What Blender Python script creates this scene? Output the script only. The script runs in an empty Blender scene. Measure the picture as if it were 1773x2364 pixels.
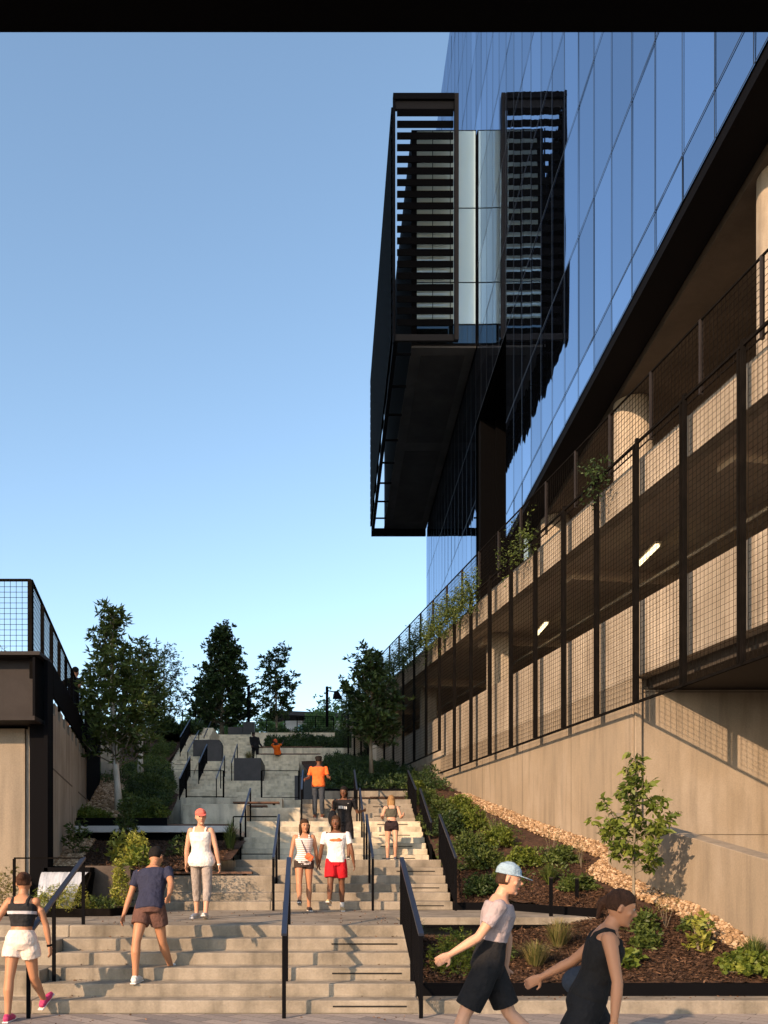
import bpy, bmesh, math, random
import numpy as np
from mathutils import Vector, Matrix

random.seed(7); RNG = np.random.default_rng(7)
SC = bpy.context.scene
R = math.radians

# ------------------------------------------------------------------ camera
KF, HX, HY, EYE = 2000.0, 740.0, 2003.0, 1.673       # focal in photo px, vanishing point, eye height
cam_d = bpy.data.cameras.new('camera'); cam = bpy.data.objects.new('camera', cam_d)
SC.collection.objects.link(cam); SC.camera = cam
cam.location = (0, 0, EYE); cam.rotation_euler = (R(90), 0, 0)
cam_d.sensor_fit = 'HORIZONTAL'; cam_d.sensor_width = 36.0
cam_d.lens = KF / 1773 * 36.0
cam_d.shift_x = (886.5 - HX) / 1773
cam_d.shift_y = (HY - 1182) / 1773
cam_d.clip_start = 0.05; cam_d.clip_end = 6000
SC.render.resolution_x = 768; SC.render.resolution_y = 1024

# ------------------------------------------------------------------ world, sun, exposure
SUN_TO = Vector((-.88, -1.0, 0.55)).normalized()
elev = math.asin(SUN_TO.z); azim = math.atan2(SUN_TO.x, SUN_TO.y)
w = bpy.data.worlds.new('World'); SC.world = w; w.use_nodes = True
nt = w.node_tree; nt.nodes.clear()
sky = nt.nodes.new('ShaderNodeTexSky'); sky.sky_type = 'NISHITA'; sky.sun_disc = False
sky.sun_elevation = elev; sky.sun_rotation = azim
sky.air_density = 1.0; sky.dust_density = 0.9; sky.ozone_density = 0.9; sky.altitude = 200
bg = nt.nodes.new('ShaderNodeBackground'); bg.inputs['Strength'].default_value = 0.15
wo = nt.nodes.new('ShaderNodeOutputWorld')
hs0 = nt.nodes.new('ShaderNodeHueSaturation'); hs0.inputs['Saturation'].default_value = 1.0; hs0.inputs['Hue'].default_value = .494
nt.links.new(sky.outputs[0], hs0.inputs['Color']); nt.links.new(hs0.outputs[0], bg.inputs[0]); nt.links.new(bg.outputs[0], wo.inputs[0])
sun_d = bpy.data.lights.new('sun', 'SUN'); sun_d.energy = 3.1; sun_d.angle = R(0.5)
sun_d.color = (1.0, 0.67, 0.42)
sun = bpy.data.objects.new('sun', sun_d); SC.collection.objects.link(sun)
sun.rotation_euler = SUN_TO.to_track_quat('Z', 'Y').to_euler()
SC.view_settings.view_transform = 'Standard'; SC.view_settings.look = 'None'
SC.view_settings.exposure = 1.0; SC.view_settings.gamma = 1.0

# ------------------------------------------------------------------ naming helpers
COL = SC.collection
def tag(o, label=None, cat=None, group=None, kind=None):
    if label: o['label'] = label
    if cat: o['category'] = cat
    if group: o['group'] = group
    if kind: o['kind'] = kind
    return o
def empty(name, loc=(0, 0, 0), label=None, cat=None, group=None, rz=0):
    o = bpy.data.objects.new(name, None); COL.objects.link(o)
    o.location = loc; o.rotation_euler = (0, 0, rz); o.empty_display_size = .1
    return tag(o, label, cat, group)
def copy_tree(o, parent=None):
    kids = [c for c in bpy.data.objects if c.parent == o]
    c = o.copy(); COL.objects.link(c); c.parent = parent
    for k in kids: copy_tree(k, c)
    return c
def px(x, y, Y):                       # photo pixel + real distance -> world point
    return Vector(((x - HX) * Y / KF, Y, EYE + (HY - y) * Y / KF))

class MB:
    def __init__(s): s.v = []; s.f = []
    def quad(s, a, b, c, d):
        n = len(s.v); s.v += [tuple(a), tuple(b), tuple(c), tuple(d)]; s.f.append((n, n+1, n+2, n+3)); return s
    def hexa(s, p):                    # 8 pts: bottom 4 ccw, top 4 ccw
        n = len(s.v); s.v += [tuple(q) for q in p]
        for q in ((3,2,1,0),(4,5,6,7),(0,1,5,4),(1,2,6,5),(2,3,7,6),(3,0,4,7)): s.f.append(tuple(n+i for i in q))
        return s
    def box(s, x0, x1, y0, y1, z0, z1):
        return s.hexa([(x0,y0,z0),(x1,y0,z0),(x1,y1,z0),(x0,y1,z0),(x0,y0,z1),(x1,y0,z1),(x1,y1,z1),(x0,y1,z1)])
    def bar(s, p, q, w, h=None, up=(0,0,1)):
        h = h or w; p = Vector(p); q = Vector(q); d = (q-p).normalized()
        u = Vector(up)
        if abs(d.dot(u)) > .98: u = Vector((0,1,0))
        a = d.cross(u).normalized()*w/2; b = a.cross(d).normalized()*h/2
        return s.hexa([p-a-b, p+a-b, q+a-b, q-a-b, p-a+b, p+a+b, q+a+b, q-a+b])
    def prism(s, poly, z0, z1):        # poly: ccw xy list; z may be list
        n = len(poly); m = len(s.v)
        zt = z1 if isinstance(z1, (list, tuple)) else [z1]*n
        zb = z0 if isinstance(z0, (list, tuple)) else [z0]*n
        s.v += [(p[0], p[1], zb[i]) for i, p in enumerate(poly)] + [(p[0], p[1], zt[i]) for i, p in enumerate(poly)]
        s.f.append(tuple(m+i for i in reversed(range(n)))); s.f.append(tuple(m+n+i for i in range(n)))
        for i in range(n): j = (i+1) % n; s.f.append((m+i, m+j, m+n+j, m+n+i))
        return s
    def xprism(s, prof, x0, x1):       # prof: (y,z) polygon extruded in x
        n = len(prof); m = len(s.v)
        s.v += [(x0, y, z) for y, z in prof] + [(x1, y, z) for y, z in prof]
        s.f.append(tuple(m+i for i in range(n))); s.f.append(tuple(m+n+i for i in reversed(range(n))))
        for i in range(n): j = (i+1) % n; s.f.append((m+j, m+i, m+n+i, m+n+j))
        return s
    def tube(s, pts, rs, seg=8, cap=True, ell=None):
        m0 = len(s.v); pts = [Vector(p) for p in pts]; N = len(pts)
        for i, p in enumerate(pts):
            d = (pts[min(i+1, N-1)] - pts[max(i-1, 0)])
            d = d.normalized() if d.length > 1e-9 else Vector((0,0,1))
            u = Vector((0,0,1)) if abs(d.z) < .9 else Vector((0,1,0))
            a = d.cross(u).normalized(); b = a.cross(d).normalized()
            r = rs[i] if isinstance(rs, (list, tuple)) else rs
            for k in range(seg):
                t = 2*math.pi*k/seg
                s.v.append(tuple(p + a*math.cos(t)*r + b*math.sin(t)*r))
        for i in range(N-1):
            for k in range(seg):
                k2 = (k+1) % seg; a0 = m0+i*seg
                s.f.append((a0+k, a0+k2, a0+seg+k2, a0+seg+k))
        if cap:
            s.f.append(tuple(m0+k for k in reversed(range(seg)))); s.f.append(tuple(m0+(N-1)*seg+k for k in range(seg)))
        return s
    def ball(s, c, r, seg=10, rings=7):
        c = Vector(c); r = Vector(r) if hasattr(r, '__len__') else Vector((r, r, r)); m = len(s.v)
        s.v.append((c.x, c.y, c.z-r.z))
        for i in range(1, rings):
            t = math.pi*i/rings
            for k in range(seg):
                a = 2*math.pi*k/seg
                s.v.append((c.x+r.x*math.sin(t)*math.cos(a), c.y+r.y*math.sin(t)*math.sin(a), c.z-r.z*math.cos(t)))
        s.v.append((c.x, c.y, c.z+r.z)); last = len(s.v)-1
        for k in range(seg):
            k2 = (k+1) % seg
            s.f.append((m, m+1+k2, m+1+k)); s.f.append((last, m+1+(rings-2)*seg+k, m+1+(rings-2)*seg+k2))
            for i in range(rings-2):
                a0 = m+1+i*seg; s.f.append((a0+k, a0+k2, a0+seg+k2, a0+seg+k))
        return s
    def xf(s, M, start=0):
        for i in range(start, len(s.v)): s.v[i] = tuple(M @ Vector(s.v[i]))
        return s
    def mesh(s, name='m'):
        me = bpy.data.meshes.new(name); me.from_pydata(s.v, [], s.f); me.update(); return me
    def build(s, name, mat, parent=None, smooth=False, bevel=0, seg=2):
        me = s.mesh(name)
        if mat: me.materials.append(mat)
        if smooth: me.polygons.foreach_set('use_smooth', [True]*len(me.polygons))
        o = bpy.data.objects.new(name, me); COL.objects.link(o); o.parent = parent
        if bevel:
            b = o.modifiers.new('bevel', 'BEVEL'); b.width = bevel; b.segments = seg; b.limit_method = 'ANGLE'; b.angle_limit = R(40)
        return o
def struct(mb, name, mat, **k):
    o = mb.build(name, mat, **k); o['kind'] = 'structure'; return o
def np_mesh(name, verts, nper, mat, parent=None, cols=None):
    """verts (N*nper,3); each face has nper verts of its own"""
    me = bpy.data.meshes.new(name); nv = len(verts); nf = nv//nper
    me.vertices.add(nv); me.vertices.foreach_set('co', np.ascontiguousarray(verts, dtype=np.float32).ravel())
    me.loops.add(nv); me.loops.foreach_set('vertex_index', np.arange(nv, dtype=np.int32))
    me.polygons.add(nf); me.polygons.foreach_set('loop_start', np.arange(0, nv, nper, dtype=np.int32))
    me.polygons.foreach_set('loop_total', np.full(nf, nper, dtype=np.int32))
    me.update(calc_edges=True); me.validate()
    if mat: me.materials.append(mat)
    if cols is not None:
        at = me.attributes.new('tone', 'FLOAT', 'FACE'); at.data.foreach_set('value', cols.astype(np.float32))
    o = bpy.data.objects.new(name, me); COL.objects.link(o); o.parent = parent
    return o

# ------------------------------------------------------------------ materials
def mat_new(name):
    m = bpy.data.materials.new(name); m.use_nodes = True
    n = m.node_tree; b = n.nodes['Principled BSDF']; return m, n, b
def N(n, t, **k):
    x = n.nodes.new(t)
    for a, v in k.items(): setattr(x, a, v)
    return x
def flat(name, col, rough=.6, metal=0, spec=.5):
    m, n, b = mat_new(name)
    b.inputs['Base Color'].default_value = (*col, 1); b.inputs['Roughness'].default_value = rough
    b.inputs['Metallic'].default_value = metal; b.inputs['Specular IOR Level'].default_value = spec
    return m
def noisy(name, c1, c2, scale=3, rough=.85, bump=.1, detail=6, stretch=(1, 1, 1), fine=40, spots=0, c3=None, metal=0, streak=0, spec=.3):
    m, n, b = mat_new(name); L = n.links.new
    tc = N(n, 'ShaderNodeTexCoord'); mp = N(n, 'ShaderNodeMapping'); mp.inputs['Scale'].default_value = stretch
    geo = N(n, 'ShaderNodeNewGeometry'); L(geo.outputs['Position'], mp.inputs['Vector'])
    t = N(n, 'ShaderNodeTexNoise'); t.inputs['Scale'].default_value = scale; t.inputs['Detail'].default_value = detail
    t.inputs['Roughness'].default_value = .62; L(mp.outputs[0], t.inputs['Vector'])
    r = N(n, 'ShaderNodeValToRGB'); r.color_ramp.elements[0].position = .34; r.color_ramp.elements[1].position = .68
    r.color_ramp.elements[0].color = (*c1, 1); r.color_ramp.elements[1].color = (*c2, 1)
    if c3: e = r.color_ramp.elements.new(.52); e.color = (*c3, 1)
    L(t.outputs['Fac'], r.inputs[0]); col = r.outputs[0]
    f = N(n, 'ShaderNodeTexNoise'); f.inputs['Scale'].default_value = fine; f.inputs['Detail'].default_value = 4; L(geo.outputs['Position'], f.inputs['Vector'])
    mx = N(n, 'ShaderNodeMix', data_type='RGBA', blend_type='OVERLAY'); mx.inputs[0].default_value = .25
    L(col, mx.inputs[6]); L(f.outputs['Color'], mx.inputs[7])
    hs = N(n, 'ShaderNodeHueSaturation'); hs.inputs['Saturation'].default_value = 1.0
    bw = N(n, 'ShaderNodeRGBToBW'); L(f.outputs['Color'], bw.inputs[0]); L(bw.outputs[0], mx.inputs[7]); col = mx.outputs[2]
    if streak:
        sp = N(n, 'ShaderNodeMapping'); sp.inputs['Scale'].default_value = (4, 4, .35); L(geo.outputs['Position'], sp.inputs['Vector'])
        st = N(n, 'ShaderNodeTexNoise'); st.inputs['Scale'].default_value = 1.4; st.inputs['Detail'].default_value = 5; L(sp.outputs[0], st.inputs['Vector'])
        sr = N(n, 'ShaderNodeMapRange'); sr.inputs[1].default_value = .48; sr.inputs[2].default_value = .75; sr.inputs[3].default_value = 1.0; sr.inputs[4].default_value = 1-streak
        L(st.outputs['Fac'], sr.inputs[0])
        m2 = N(n, 'ShaderNodeMix', data_type='RGBA', blend_type='MULTIPLY'); m2.inputs[0].default_value = 1
        L(col, m2.inputs[6]); L(sr.outputs[0], m2.inputs[7]); col = m2.outputs[2]
    L(col, b.inputs['Base Color'])
    b.inputs['Roughness'].default_value = rough; b.inputs['Metallic'].default_value = metal; b.inputs['Specular IOR Level'].default_value = spec
    if bump:
        bp = N(n, 'ShaderNodeBump'); bp.inputs['Strength'].default_value = bump; bp.inputs['Distance'].default_value = .02 if fine > 15 else .035
        L(f.outputs['Fac'], bp.inputs['Height']); L(bp.outputs[0], b.inputs['Normal'])
    return m
def leafmat(name, c1, c2, c3, tr=.35, rough=.5):
    m, n, b = mat_new(name); L = n.links.new
    at = N(n, 'ShaderNodeAttribute', attribute_name='tone')
    r = N(n, 'ShaderNodeValToRGB'); r.color_ramp.elements[0].color = (*c1, 1); r.color_ramp.elements[1].color = (*c3, 1)
    e = r.color_ramp.elements.new(.55); e.color = (*c2, 1); L(at.outputs['Fac'], r.inputs[0])
    L(r.outputs[0], b.inputs['Base Color']); b.inputs['Roughness'].default_value = rough; b.inputs['Specular IOR Level'].default_value = .35
    t = N(n, 'ShaderNodeBsdfTranslucent'); L(r.outputs[0], t.inputs['Color'])
    mx = N(n, 'ShaderNodeMixShader'); mx.inputs[0].default_value = tr
    L(b.outputs[0], mx.inputs[1]); L(t.outputs[0], mx.inputs[2]); L(mx.outputs[0], n.nodes['Material Output'].inputs[0])
    return m
M = {}
M['stair'] = noisy('stair_concrete', (.20, .175, .135), (.36, .315, .25), 1.7, .9, .3, streak=.35, c3=(.30, .262, .205))  # stair concrete toned darker for the sunlit lower flights
M['stair_shade_lift'] = noisy('shade_lifted_concrete', (.50, .44, .32), (.76, .68, .52), 2.2, .9, .2, streak=.4, c3=(.68, .61, .46))  # same concrete, colour lightened to lift the shaded upper flights
M['shade_dirt'] = flat('joint_shade_dirt', (.13, .115, .085), .95)  # one dark tone for nosing shadow and dirt together
M['wall'] = noisy('wall_concrete', (.27, .23, .175), (.37, .315, .245), .8, .9, .12, stretch=(1, 1, .45), streak=.28, c3=(.32, .265, .195))
M['gconc'] = noisy('garage_concrete', (.34, .29, .225), (.52, .455, .365), 1.2, .9, .1, stretch=(1, 1, .6), streak=.3)
M['interior'] = noisy('garage_interior', (.56, .46, .35), (.70, .59, .46), .6, .9, .05)
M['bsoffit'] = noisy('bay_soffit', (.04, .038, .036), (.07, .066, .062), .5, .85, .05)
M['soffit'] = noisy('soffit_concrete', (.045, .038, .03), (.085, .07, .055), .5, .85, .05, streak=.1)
M['lpale'] = noisy('pale_slab', (.6, .58, .54), (.72, .7, .66), 2, .8, .05)
M['black'] = flat('black_steel', (.004, .004, .005), .8, spec=.06)
M['portal'] = flat('black_portal', (.0015, .0015, .0018), .9, spec=.05)
M['bronze'] = noisy('bronze_steel', (.0045, .004, .0035), (.009, .0075, .0065), 5, .9, .03, metal=.0, spec=.04)
M['lbeam'] = noisy('beam_steel', (.024, .02, .019), (.033, .028, .026), 2, .6, .02, spec=.15)
M['rail'] = flat('rail_steel', (.085, .10, .14), .4, .85)
M['wire'] = flat('wire_steel', (.012, .009, .007), .8, spec=.05)
M['joint'] = flat('joint_dark', (.13, .105, .075), .9)
M['deck'] = flat('shade_darkened_deck', (.05, .042, .034), .9)  # slab colour darkened to deepen the shade under the garage overhang
M['slot'] = flat('slot_dark', (.012, .010, .008), .9)
M['wood'] = noisy('bench_wood', (.12, .065, .04), (.2, .115, .075), 6, .7, .1, stretch=(.3, 3, 3))
M['planter'] = noisy('planter_steel', (.05, .048, .05), (.068, .064, .066), 3, .6, .03)
M['patina'] = noisy('patina_steel', (.05, .036, .028), (.1, .075, .058), 3, .5, .05)
M['mulch'] = noisy('mulch', (.028, .015, .009), (.11, .058, .033), 9, .95, 1.0, fine=60)
M['chip'] = leafmat('mulch_chips', (.03, .016, .009), (.09, .047, .026), (.26, .15, .085), .0, .9)
M['soil'] = noisy('soil', (.03, .02, .013), (.06, .04, .025), 4, .95, .6)
M['stone'] = leafmat('gravel_stones', (.17, .10, .05), (.38, .25, .135), (.60, .45, .30), 0, .9)
M['bark'] = noisy('bark', (.12, .1, .07), (.26, .22, .16), 8, .9, .4, stretch=(1, 1, .3))
M['palebark'] = noisy('pale_bark', (.5, .46, .38), (.72, .68, .6), 6, .9, .2, stretch=(1, 1, .3))
M['leafd'] = leafmat('leaf_dark', (.016, .034, .011), (.04, .074, .021), (.10, .15, .04), .25)
M['leafm'] = leafmat('leaf_mid', (.035, .06, .013), (.085, .125, .028), (.18, .22, .05), .3)
M['leafb'] = leafmat('leaf_bright', (.06, .10, .015), (.15, .20, .03), (.30, .33, .06), .35)
M['leafy'] = leafmat('leaf_yellow', (.16, .19, .03), (.32, .34, .06), (.5, .46, .11), .35)
M['grassy'] = leafmat('grass_dry', (.10, .12, .03), (.22, .2, .07), (.38, .29, .13), .3)
M['farleaf'] = leafmat('leaf_far', (.09, .17, .05), (.16, .26, .08), (.3, .42, .15), .45)

# facade glass: blue reflective coating over a dark body
def glassmat(name, tint, dark, fac, rough=.015, wav=.012):
    m, n, b = mat_new(name); L = n.links.new
    g = N(n, 'ShaderNodeBsdfGlossy'); oi = N(n, 'ShaderNodeObjectInfo'); rr = N(n, 'ShaderNodeValToRGB'); rr.color_ramp.elements[0].color = tuple(x*.80 for x in tint)+(1,); rr.color_ramp.elements[1].color = tuple(min(1, x*1.1) for x in tint)+(1,); L(oi.outputs['Random'], rr.inputs[0]); L(rr.outputs[0], g.inputs['Color']); g.inputs['Roughness'].default_value = rough
    d = N(n, 'ShaderNodeBsdfDiffuse'); d.inputs['Color'].default_value = (*dark, 1)
    geo = N(n, 'ShaderNodeNewGeometry'); mp = N(n, 'ShaderNodeMapping'); mp.inputs['Scale'].default_value = (.8, .8, .12)
    L(geo.outputs['Position'], mp.inputs['Vector'])
    t = N(n, 'ShaderNodeTexNoise'); t.inputs['Scale'].default_value = .9; t.inputs['Detail'].default_value = 2; L(mp.outputs[0], t.inputs['Vector'])
    bp = N(n, 'ShaderNodeBump'); bp.inputs['Strength'].default_value = 1; bp.inputs['Distance'].default_value = wav
    L(t.outputs['Fac'], bp.inputs['Height']); L(bp.outputs[0], g.inputs['Normal'])
    mx = N(n, 'ShaderNodeMixShader'); mx.inputs[0].default_value = fac
    L(d.outputs[0], mx.inputs[1]); L(g.outputs[0], mx.inputs[2]); L(mx.outputs[0], n.nodes['Material Output'].inputs[0])
    return m
M['glass'] = glassmat('curtain_glass', (.57, .66, .82), (.01, .014, .022), .93, .015, .006)
M['palegl'] = glassmat('pale_glass', (.5, .68, .7), (.40, .52, .51), .22, .05)
M['darkgl'] = glassmat('dark_glass', (.12, .18, .2), (.008, .011, .013), .5, .05)
M['mull'] = flat('mullion', (.010, .014, .022), .5)

# pavers
def paver():
    m, n, b = mat_new('pavers'); L = n.links.new
    geo = N(n, 'ShaderNodeNewGeometry'); mp = N(n, 'ShaderNodeMapping'); mp.inputs['Rotation'].default_value = (0, 0, R(38))
    L(geo.outputs['Position'], mp.inputs['Vector'])
    br = N(n, 'ShaderNodeTexBrick'); br.inputs['Scale'].default_value = 1.0; br.inputs['Mortar Size'].default_value = .006
    br.inputs['Brick Width'].default_value = .62; br.inputs['Row Height'].default_value = .2; br.offset = .5
    br.inputs['Color1'].default_value = (.36, .31, .27, 1); br.inputs['Color2'].default_value = (.17, .155, .155, 1); br.inputs['Mortar'].default_value = (.12, .1, .085, 1)
    br.inputs['Bias'].default_value = -.15
    L(mp.outputs[0], br.inputs['Vector'])
    f = N(n, 'ShaderNodeTexNoise'); f.inputs['Scale'].default_value = 30; f.inputs['Detail'].default_value = 5; L(geo.outputs['Position'], f.inputs['Vector'])
    mx = N(n, 'ShaderNodeMix', data_type='RGBA', blend_type='OVERLAY'); mx.inputs[0].default_value = .4
    L(br.outputs['Color'], mx.inputs[6]); L(f.outputs['Fac'], mx.inputs[7]); L(mx.outputs[2], b.inputs['Base Color'])
    b.inputs['Roughness'].default_value = .85
    return m
M['paver'] = paver()
# ================================================================== SETTING
H = .1524; T = .299
XW3 = lambda Y: -1.89 - .185*Y                      # left wall plane
def GP(Y, off=0.0, z=0.0):                          # garage line: off>0 into the garage
    return Vector((8.49 - .165*Y + off*.9867, Y + off*.1628, z))
def FP(Y, off=0.0, z=0.0):                          # glass facade line
    return Vector((7.143 + .014*Y + off, Y, z))

g = MB().quad((-900,-900,-.12),(900,-900,-.12),(900,900,-.12),(-900,900,-.12)); struct(g, 'ground', M['soil'])
g = MB().box(-14, 12, -8, 11.3, -.10, 0.0); struct(g, 'pavement', M['paver'])

# terrain functions
def zr(X, Y):                                        # right-hand bed
    z = float(np.interp(Y, [10, 10.4, 13.2, 15.5, 17, 21, 23, 28, 34, 42.8, 44.5, 52], [.285, .30, .58, .98, 1.35, 2.35, 2.9, 4.2, 5.3, 6.8, 7.5, 9.6]))
    return z + .16*max(0, X-2.4)*float(np.interp(Y, [10.35, 11.2, 13, 18, 28], [0, .4, 1, 1, .3]))
def zl(X, Y):                                        # left upper bed
    return float(np.interp(Y, [19.5, 21, 28, 34, 40, 46, 52], [2.72, 2.98, 4.55, 5.4, 6.3, 8.2, 9.5]))
def zll(X, Y):                                       # left lower bed
    return float(np.interp(Y, [14.6, 19.3], [1.62, 2.28]))
def bed(name, xl, xr, y0, y1, zf, mat, ny=60, nx=24, amp=.04):
    m = MB(); 
    for j in range(ny+1):
        Y = y0+(y1-y0)*j/ny
        for i in range(nx+1):
            X = xl(Y)+(xr(Y)-xl(Y))*i/nx
            m.v.append((X, Y, zf(X, Y)+random.uniform(-amp, amp)))
    for j in range(ny):
        for i in range(nx):
            a = j*(nx+1)+i; m.f.append((a, a+1, a+nx+2, a+nx+1))
    o = m.build(name, mat, smooth=True); o['kind'] = 'structure'; return o
wallx = lambda Y: float(np.interp(Y, [9, 11.05, 13.7, 16.2, 16.8, 45], [5.8, 5.70, 5.54, 5.42, 5.95, 1.3]))
bed('planting_ground', lambda Y: 1.17, lambda Y: wallx(Y)+.12, 10.33, 13.25, zr, M['mulch'], 60, 60, .018)
bed('planting_ground', lambda Y: float(np.interp(Y, [13.2, 15.46, 15.5, 22.9, 25, 26.45, 26.55, 43.2, 43.9, 60], [4.25, 3.35, 2.42, 2.70, 2.7, 2.7, .1, -.95, 2.2, 2.2])), lambda Y: max(wallx(Y)+.15, 2.8), 13.2, 44, zr, M['mulch'], 150, 30, .03)
bed('planting_ground', lambda Y: XW3(Y) if Y < 26 else -12, lambda Y: float(np.interp(Y, [19.4, 24.5, 25, 35, 41, 52]
, [-3.45, -4.0, -4.35, -6.0, -7.3, -7.35])), 19.45, 50, zl, M['mulch'], 110, 30, .04)
bed('planting_ground', lambda Y: XW3(Y)-.1, lambda Y: -1.66 if Y > 16 else -3.5, 14.62, 19.3, zll, M['mulch'], 50, 40, .02)

# ------------------------------------------------------------------ staircase
st = empty('concrete_staircase', (0, 9.9, 0), 'wide pale concrete staircase climbing in flights between the planted beds', 'staircase')
def rel(mb, o): 
    return mb.xf(Matrix.Translation(-o.location))
def part(mb, name, mat, root, **k):
    return rel(mb, root).build(name, mat, root, **k)
def flight(x0, x1, y0, z0, n, yb, zb=0, T=T):
    prof = [(y0, zb)]
    for i in range(n): prof += [(y0+i*T, z0+i*H), (y0+i*T, z0+(i+1)*H)]
    prof += [(yb, z0+n*H), (yb, zb)]
    return MB().xprism(prof, x0, x1)
S = M['stair']; SU = M['stair_shade_lift']
def shade_dirt(x0, x1, y0, z0, n, T=T):  # dark strips painting nosing shadow and dirt at the riser bases
    m = MB()
    for i in range(n): m.box(x0+.003, x1-.003, y0+i*T-.003, y0+i*T+.004, z0+i*H+.0005, z0+i*H+.011)
    part(m, 'step_shade_dirt', M['shade_dirt'], st)
for a_ in ((-3.30,1.12,9.917,0,6),(-.88,2.35,15.46,H*6,6),(-1.94,2.63,21.08,H*12,7),(-.56,2.63,23.98,H*19,5),(-5.99,-1.01,34.702,H*24,12),(-5.94,-1.04,39.802,H*36,9),(-6.19,-3.41,46.502,H*45,18)): shade_dirt(*a_)
shade_dirt(-7.29, -6.01, 41.0, 6.15, 22, .36)
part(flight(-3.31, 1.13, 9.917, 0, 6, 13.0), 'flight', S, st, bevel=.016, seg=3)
c = MB(); c.xprism([(9.915,0),(9.915,.1524),(10.214,.1524),(10.214,.457),(10.812,.457),(10.812,.762),(11.41,.762),(11.41,.9144),(13.0,.9144),(13.0,0)], -8.5, -3.312)
part(c, 'cheek_block', S, st, bevel=.016, seg=3)
part(MB().prism([(-8.5,13.002),(1.13,13.002),(1.13,15.46),(-8.5,15.46)], 0, .9144), 'landing', S, st)
part(MB().prism([(1.132,13.2),(4.2,13.2),(3.35,15.46),(1.132,15.46)], .80, .9144), 'landing_overhang', S, st, bevel=.008)
part(flight(-.89, 2.36, 15.46, H*6, 6, 21.08), 'flight', S, st, bevel=.012)
part(MB().xprism([(16.655,.5),(16.655,H*11),(16.954,H*11),(16.954,H*12),(21.08,H*12),(21.08,.5)], -1.66, -.892), 'flight', S, st, bevel=.012)
c = MB().xprism([(15.455,.5),(15.455,H*7),(15.753,H*7),(15.753,H*8),(16.05,H*8),(16.05,H*10),(17.4,H*10),(17.4,.5)], -3.42, -.894)
part(c, 'seat_tier', S, st, bevel=.016, seg=3)
part(MB().box(-3.95, -3.43, 14.75, 15.3, .9, 1.18), 'seat_end', M['lpale'], st, bevel=.02)
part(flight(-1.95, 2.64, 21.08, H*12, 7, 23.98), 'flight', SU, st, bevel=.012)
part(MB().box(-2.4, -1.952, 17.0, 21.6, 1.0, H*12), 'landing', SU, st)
part(flight(-.57, 2.64, 23.98, H*19, 5, 25.4), 'flight', S, st, bevel=.012)
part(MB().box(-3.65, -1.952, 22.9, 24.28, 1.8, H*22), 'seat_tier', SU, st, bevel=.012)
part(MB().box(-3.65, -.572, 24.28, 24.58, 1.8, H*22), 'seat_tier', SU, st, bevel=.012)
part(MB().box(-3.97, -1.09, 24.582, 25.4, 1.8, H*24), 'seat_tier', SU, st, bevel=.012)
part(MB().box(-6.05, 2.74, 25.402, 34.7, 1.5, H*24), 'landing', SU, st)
part(MB().xprism([(26.5,3.6),(26.5,4.02),(26.9,4.02),(26.9,3.6)], .13, 2.74), 'seat_tier', S, st, bevel=.012)
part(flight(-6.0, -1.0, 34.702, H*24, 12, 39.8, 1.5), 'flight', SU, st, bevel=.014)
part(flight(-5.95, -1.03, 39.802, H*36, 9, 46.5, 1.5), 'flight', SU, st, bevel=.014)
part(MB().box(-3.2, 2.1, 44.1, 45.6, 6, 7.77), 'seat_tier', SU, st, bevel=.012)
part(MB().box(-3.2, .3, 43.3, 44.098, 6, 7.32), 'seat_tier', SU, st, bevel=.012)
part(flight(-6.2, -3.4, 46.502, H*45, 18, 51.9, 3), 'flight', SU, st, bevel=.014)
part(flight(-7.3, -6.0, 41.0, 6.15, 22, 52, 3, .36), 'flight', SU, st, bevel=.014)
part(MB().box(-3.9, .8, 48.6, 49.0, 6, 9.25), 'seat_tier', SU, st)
# recessed step lights in the risers of the right lane
def slot(x0, x1, y, z):
    a = MB().box(x0, x1, y-.006, y+.02, z, z+.018); part(a, 'step_light', M['slot'], st)
    b = MB().quad((x0+.01, y-.004, z-.001), (x1-.01, y-.004, z-.001), (x1-.01, y-.03, z-.05), (x0+.01, y-.03, z-.05))
for k in (0, 2, 4): slot(.14, .985, 9.917+k*T, H*k+.075)
for k in (0, 2, 4): slot(1.46, 2.2, 15.46+k*T, H*(6+k)+.07)
for k in (0, 2, 4, 6): slot(1.5, 2.3, 21.08+k*T, H*(12+k)+.06)
for k in (1, 3): slot(1.5, 2.3, 23.98+k*T, H*(19+k)+.06)
for k in (1, 3): slot(-5.0, -3.5, 35.6+k*T, H*(27+k)+.06)
for k in (1, 3, 5): slot(-7.1, -6.3, 41.0+k*.36, 6.15+H*k+.06)

# top terrace, hill behind
struct(MB().box(-30, 14, 52.0, 110, 0, 9.58), 'hill', M['soil'])
struct(MB().box(-6.6, -3.2, 51.9, 60, 9.0, 9.6), 'path', S)

# long wooden bench boards on the seat tiers
def bench(x0, x1, y, z, lab, d=.38):
    o = empty('bench_board', ((x0+x1)/2, y, z), lab, 'bench', 'wooden bench boards on the concrete seat tiers')
    s = MB()
    for i in range(3): s.box(x0, x1, y+i*d/3, y+i*d/3+d/3-.012, z+.03, z+.075)
    part(s, 'seat', M['wood'], o, bevel=.006)
    b = MB(); n = max(2, int((x1-x0)/1.1))
    for i in range(n): xx = x0+.15+(x1-x0-.3)*i/(n-1); b.box(xx-.03, xx+.03, y+.03, y+d-.03, z, z+.03)
    part(b, 'bracket', M['black'], o)
bench(-3.0, -1.28, 16.12, H*10, 'nearest wooden bench board, on the seat tier left of the lower flight')
bench(-4.35, -2.1, 19.9, 2.60, 'long wooden bench board in front of the black planter edge')
bench(-3.4, -1.5, 24.3, H*22+.0, 'wooden bench board under the shaded upper left tier')
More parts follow.
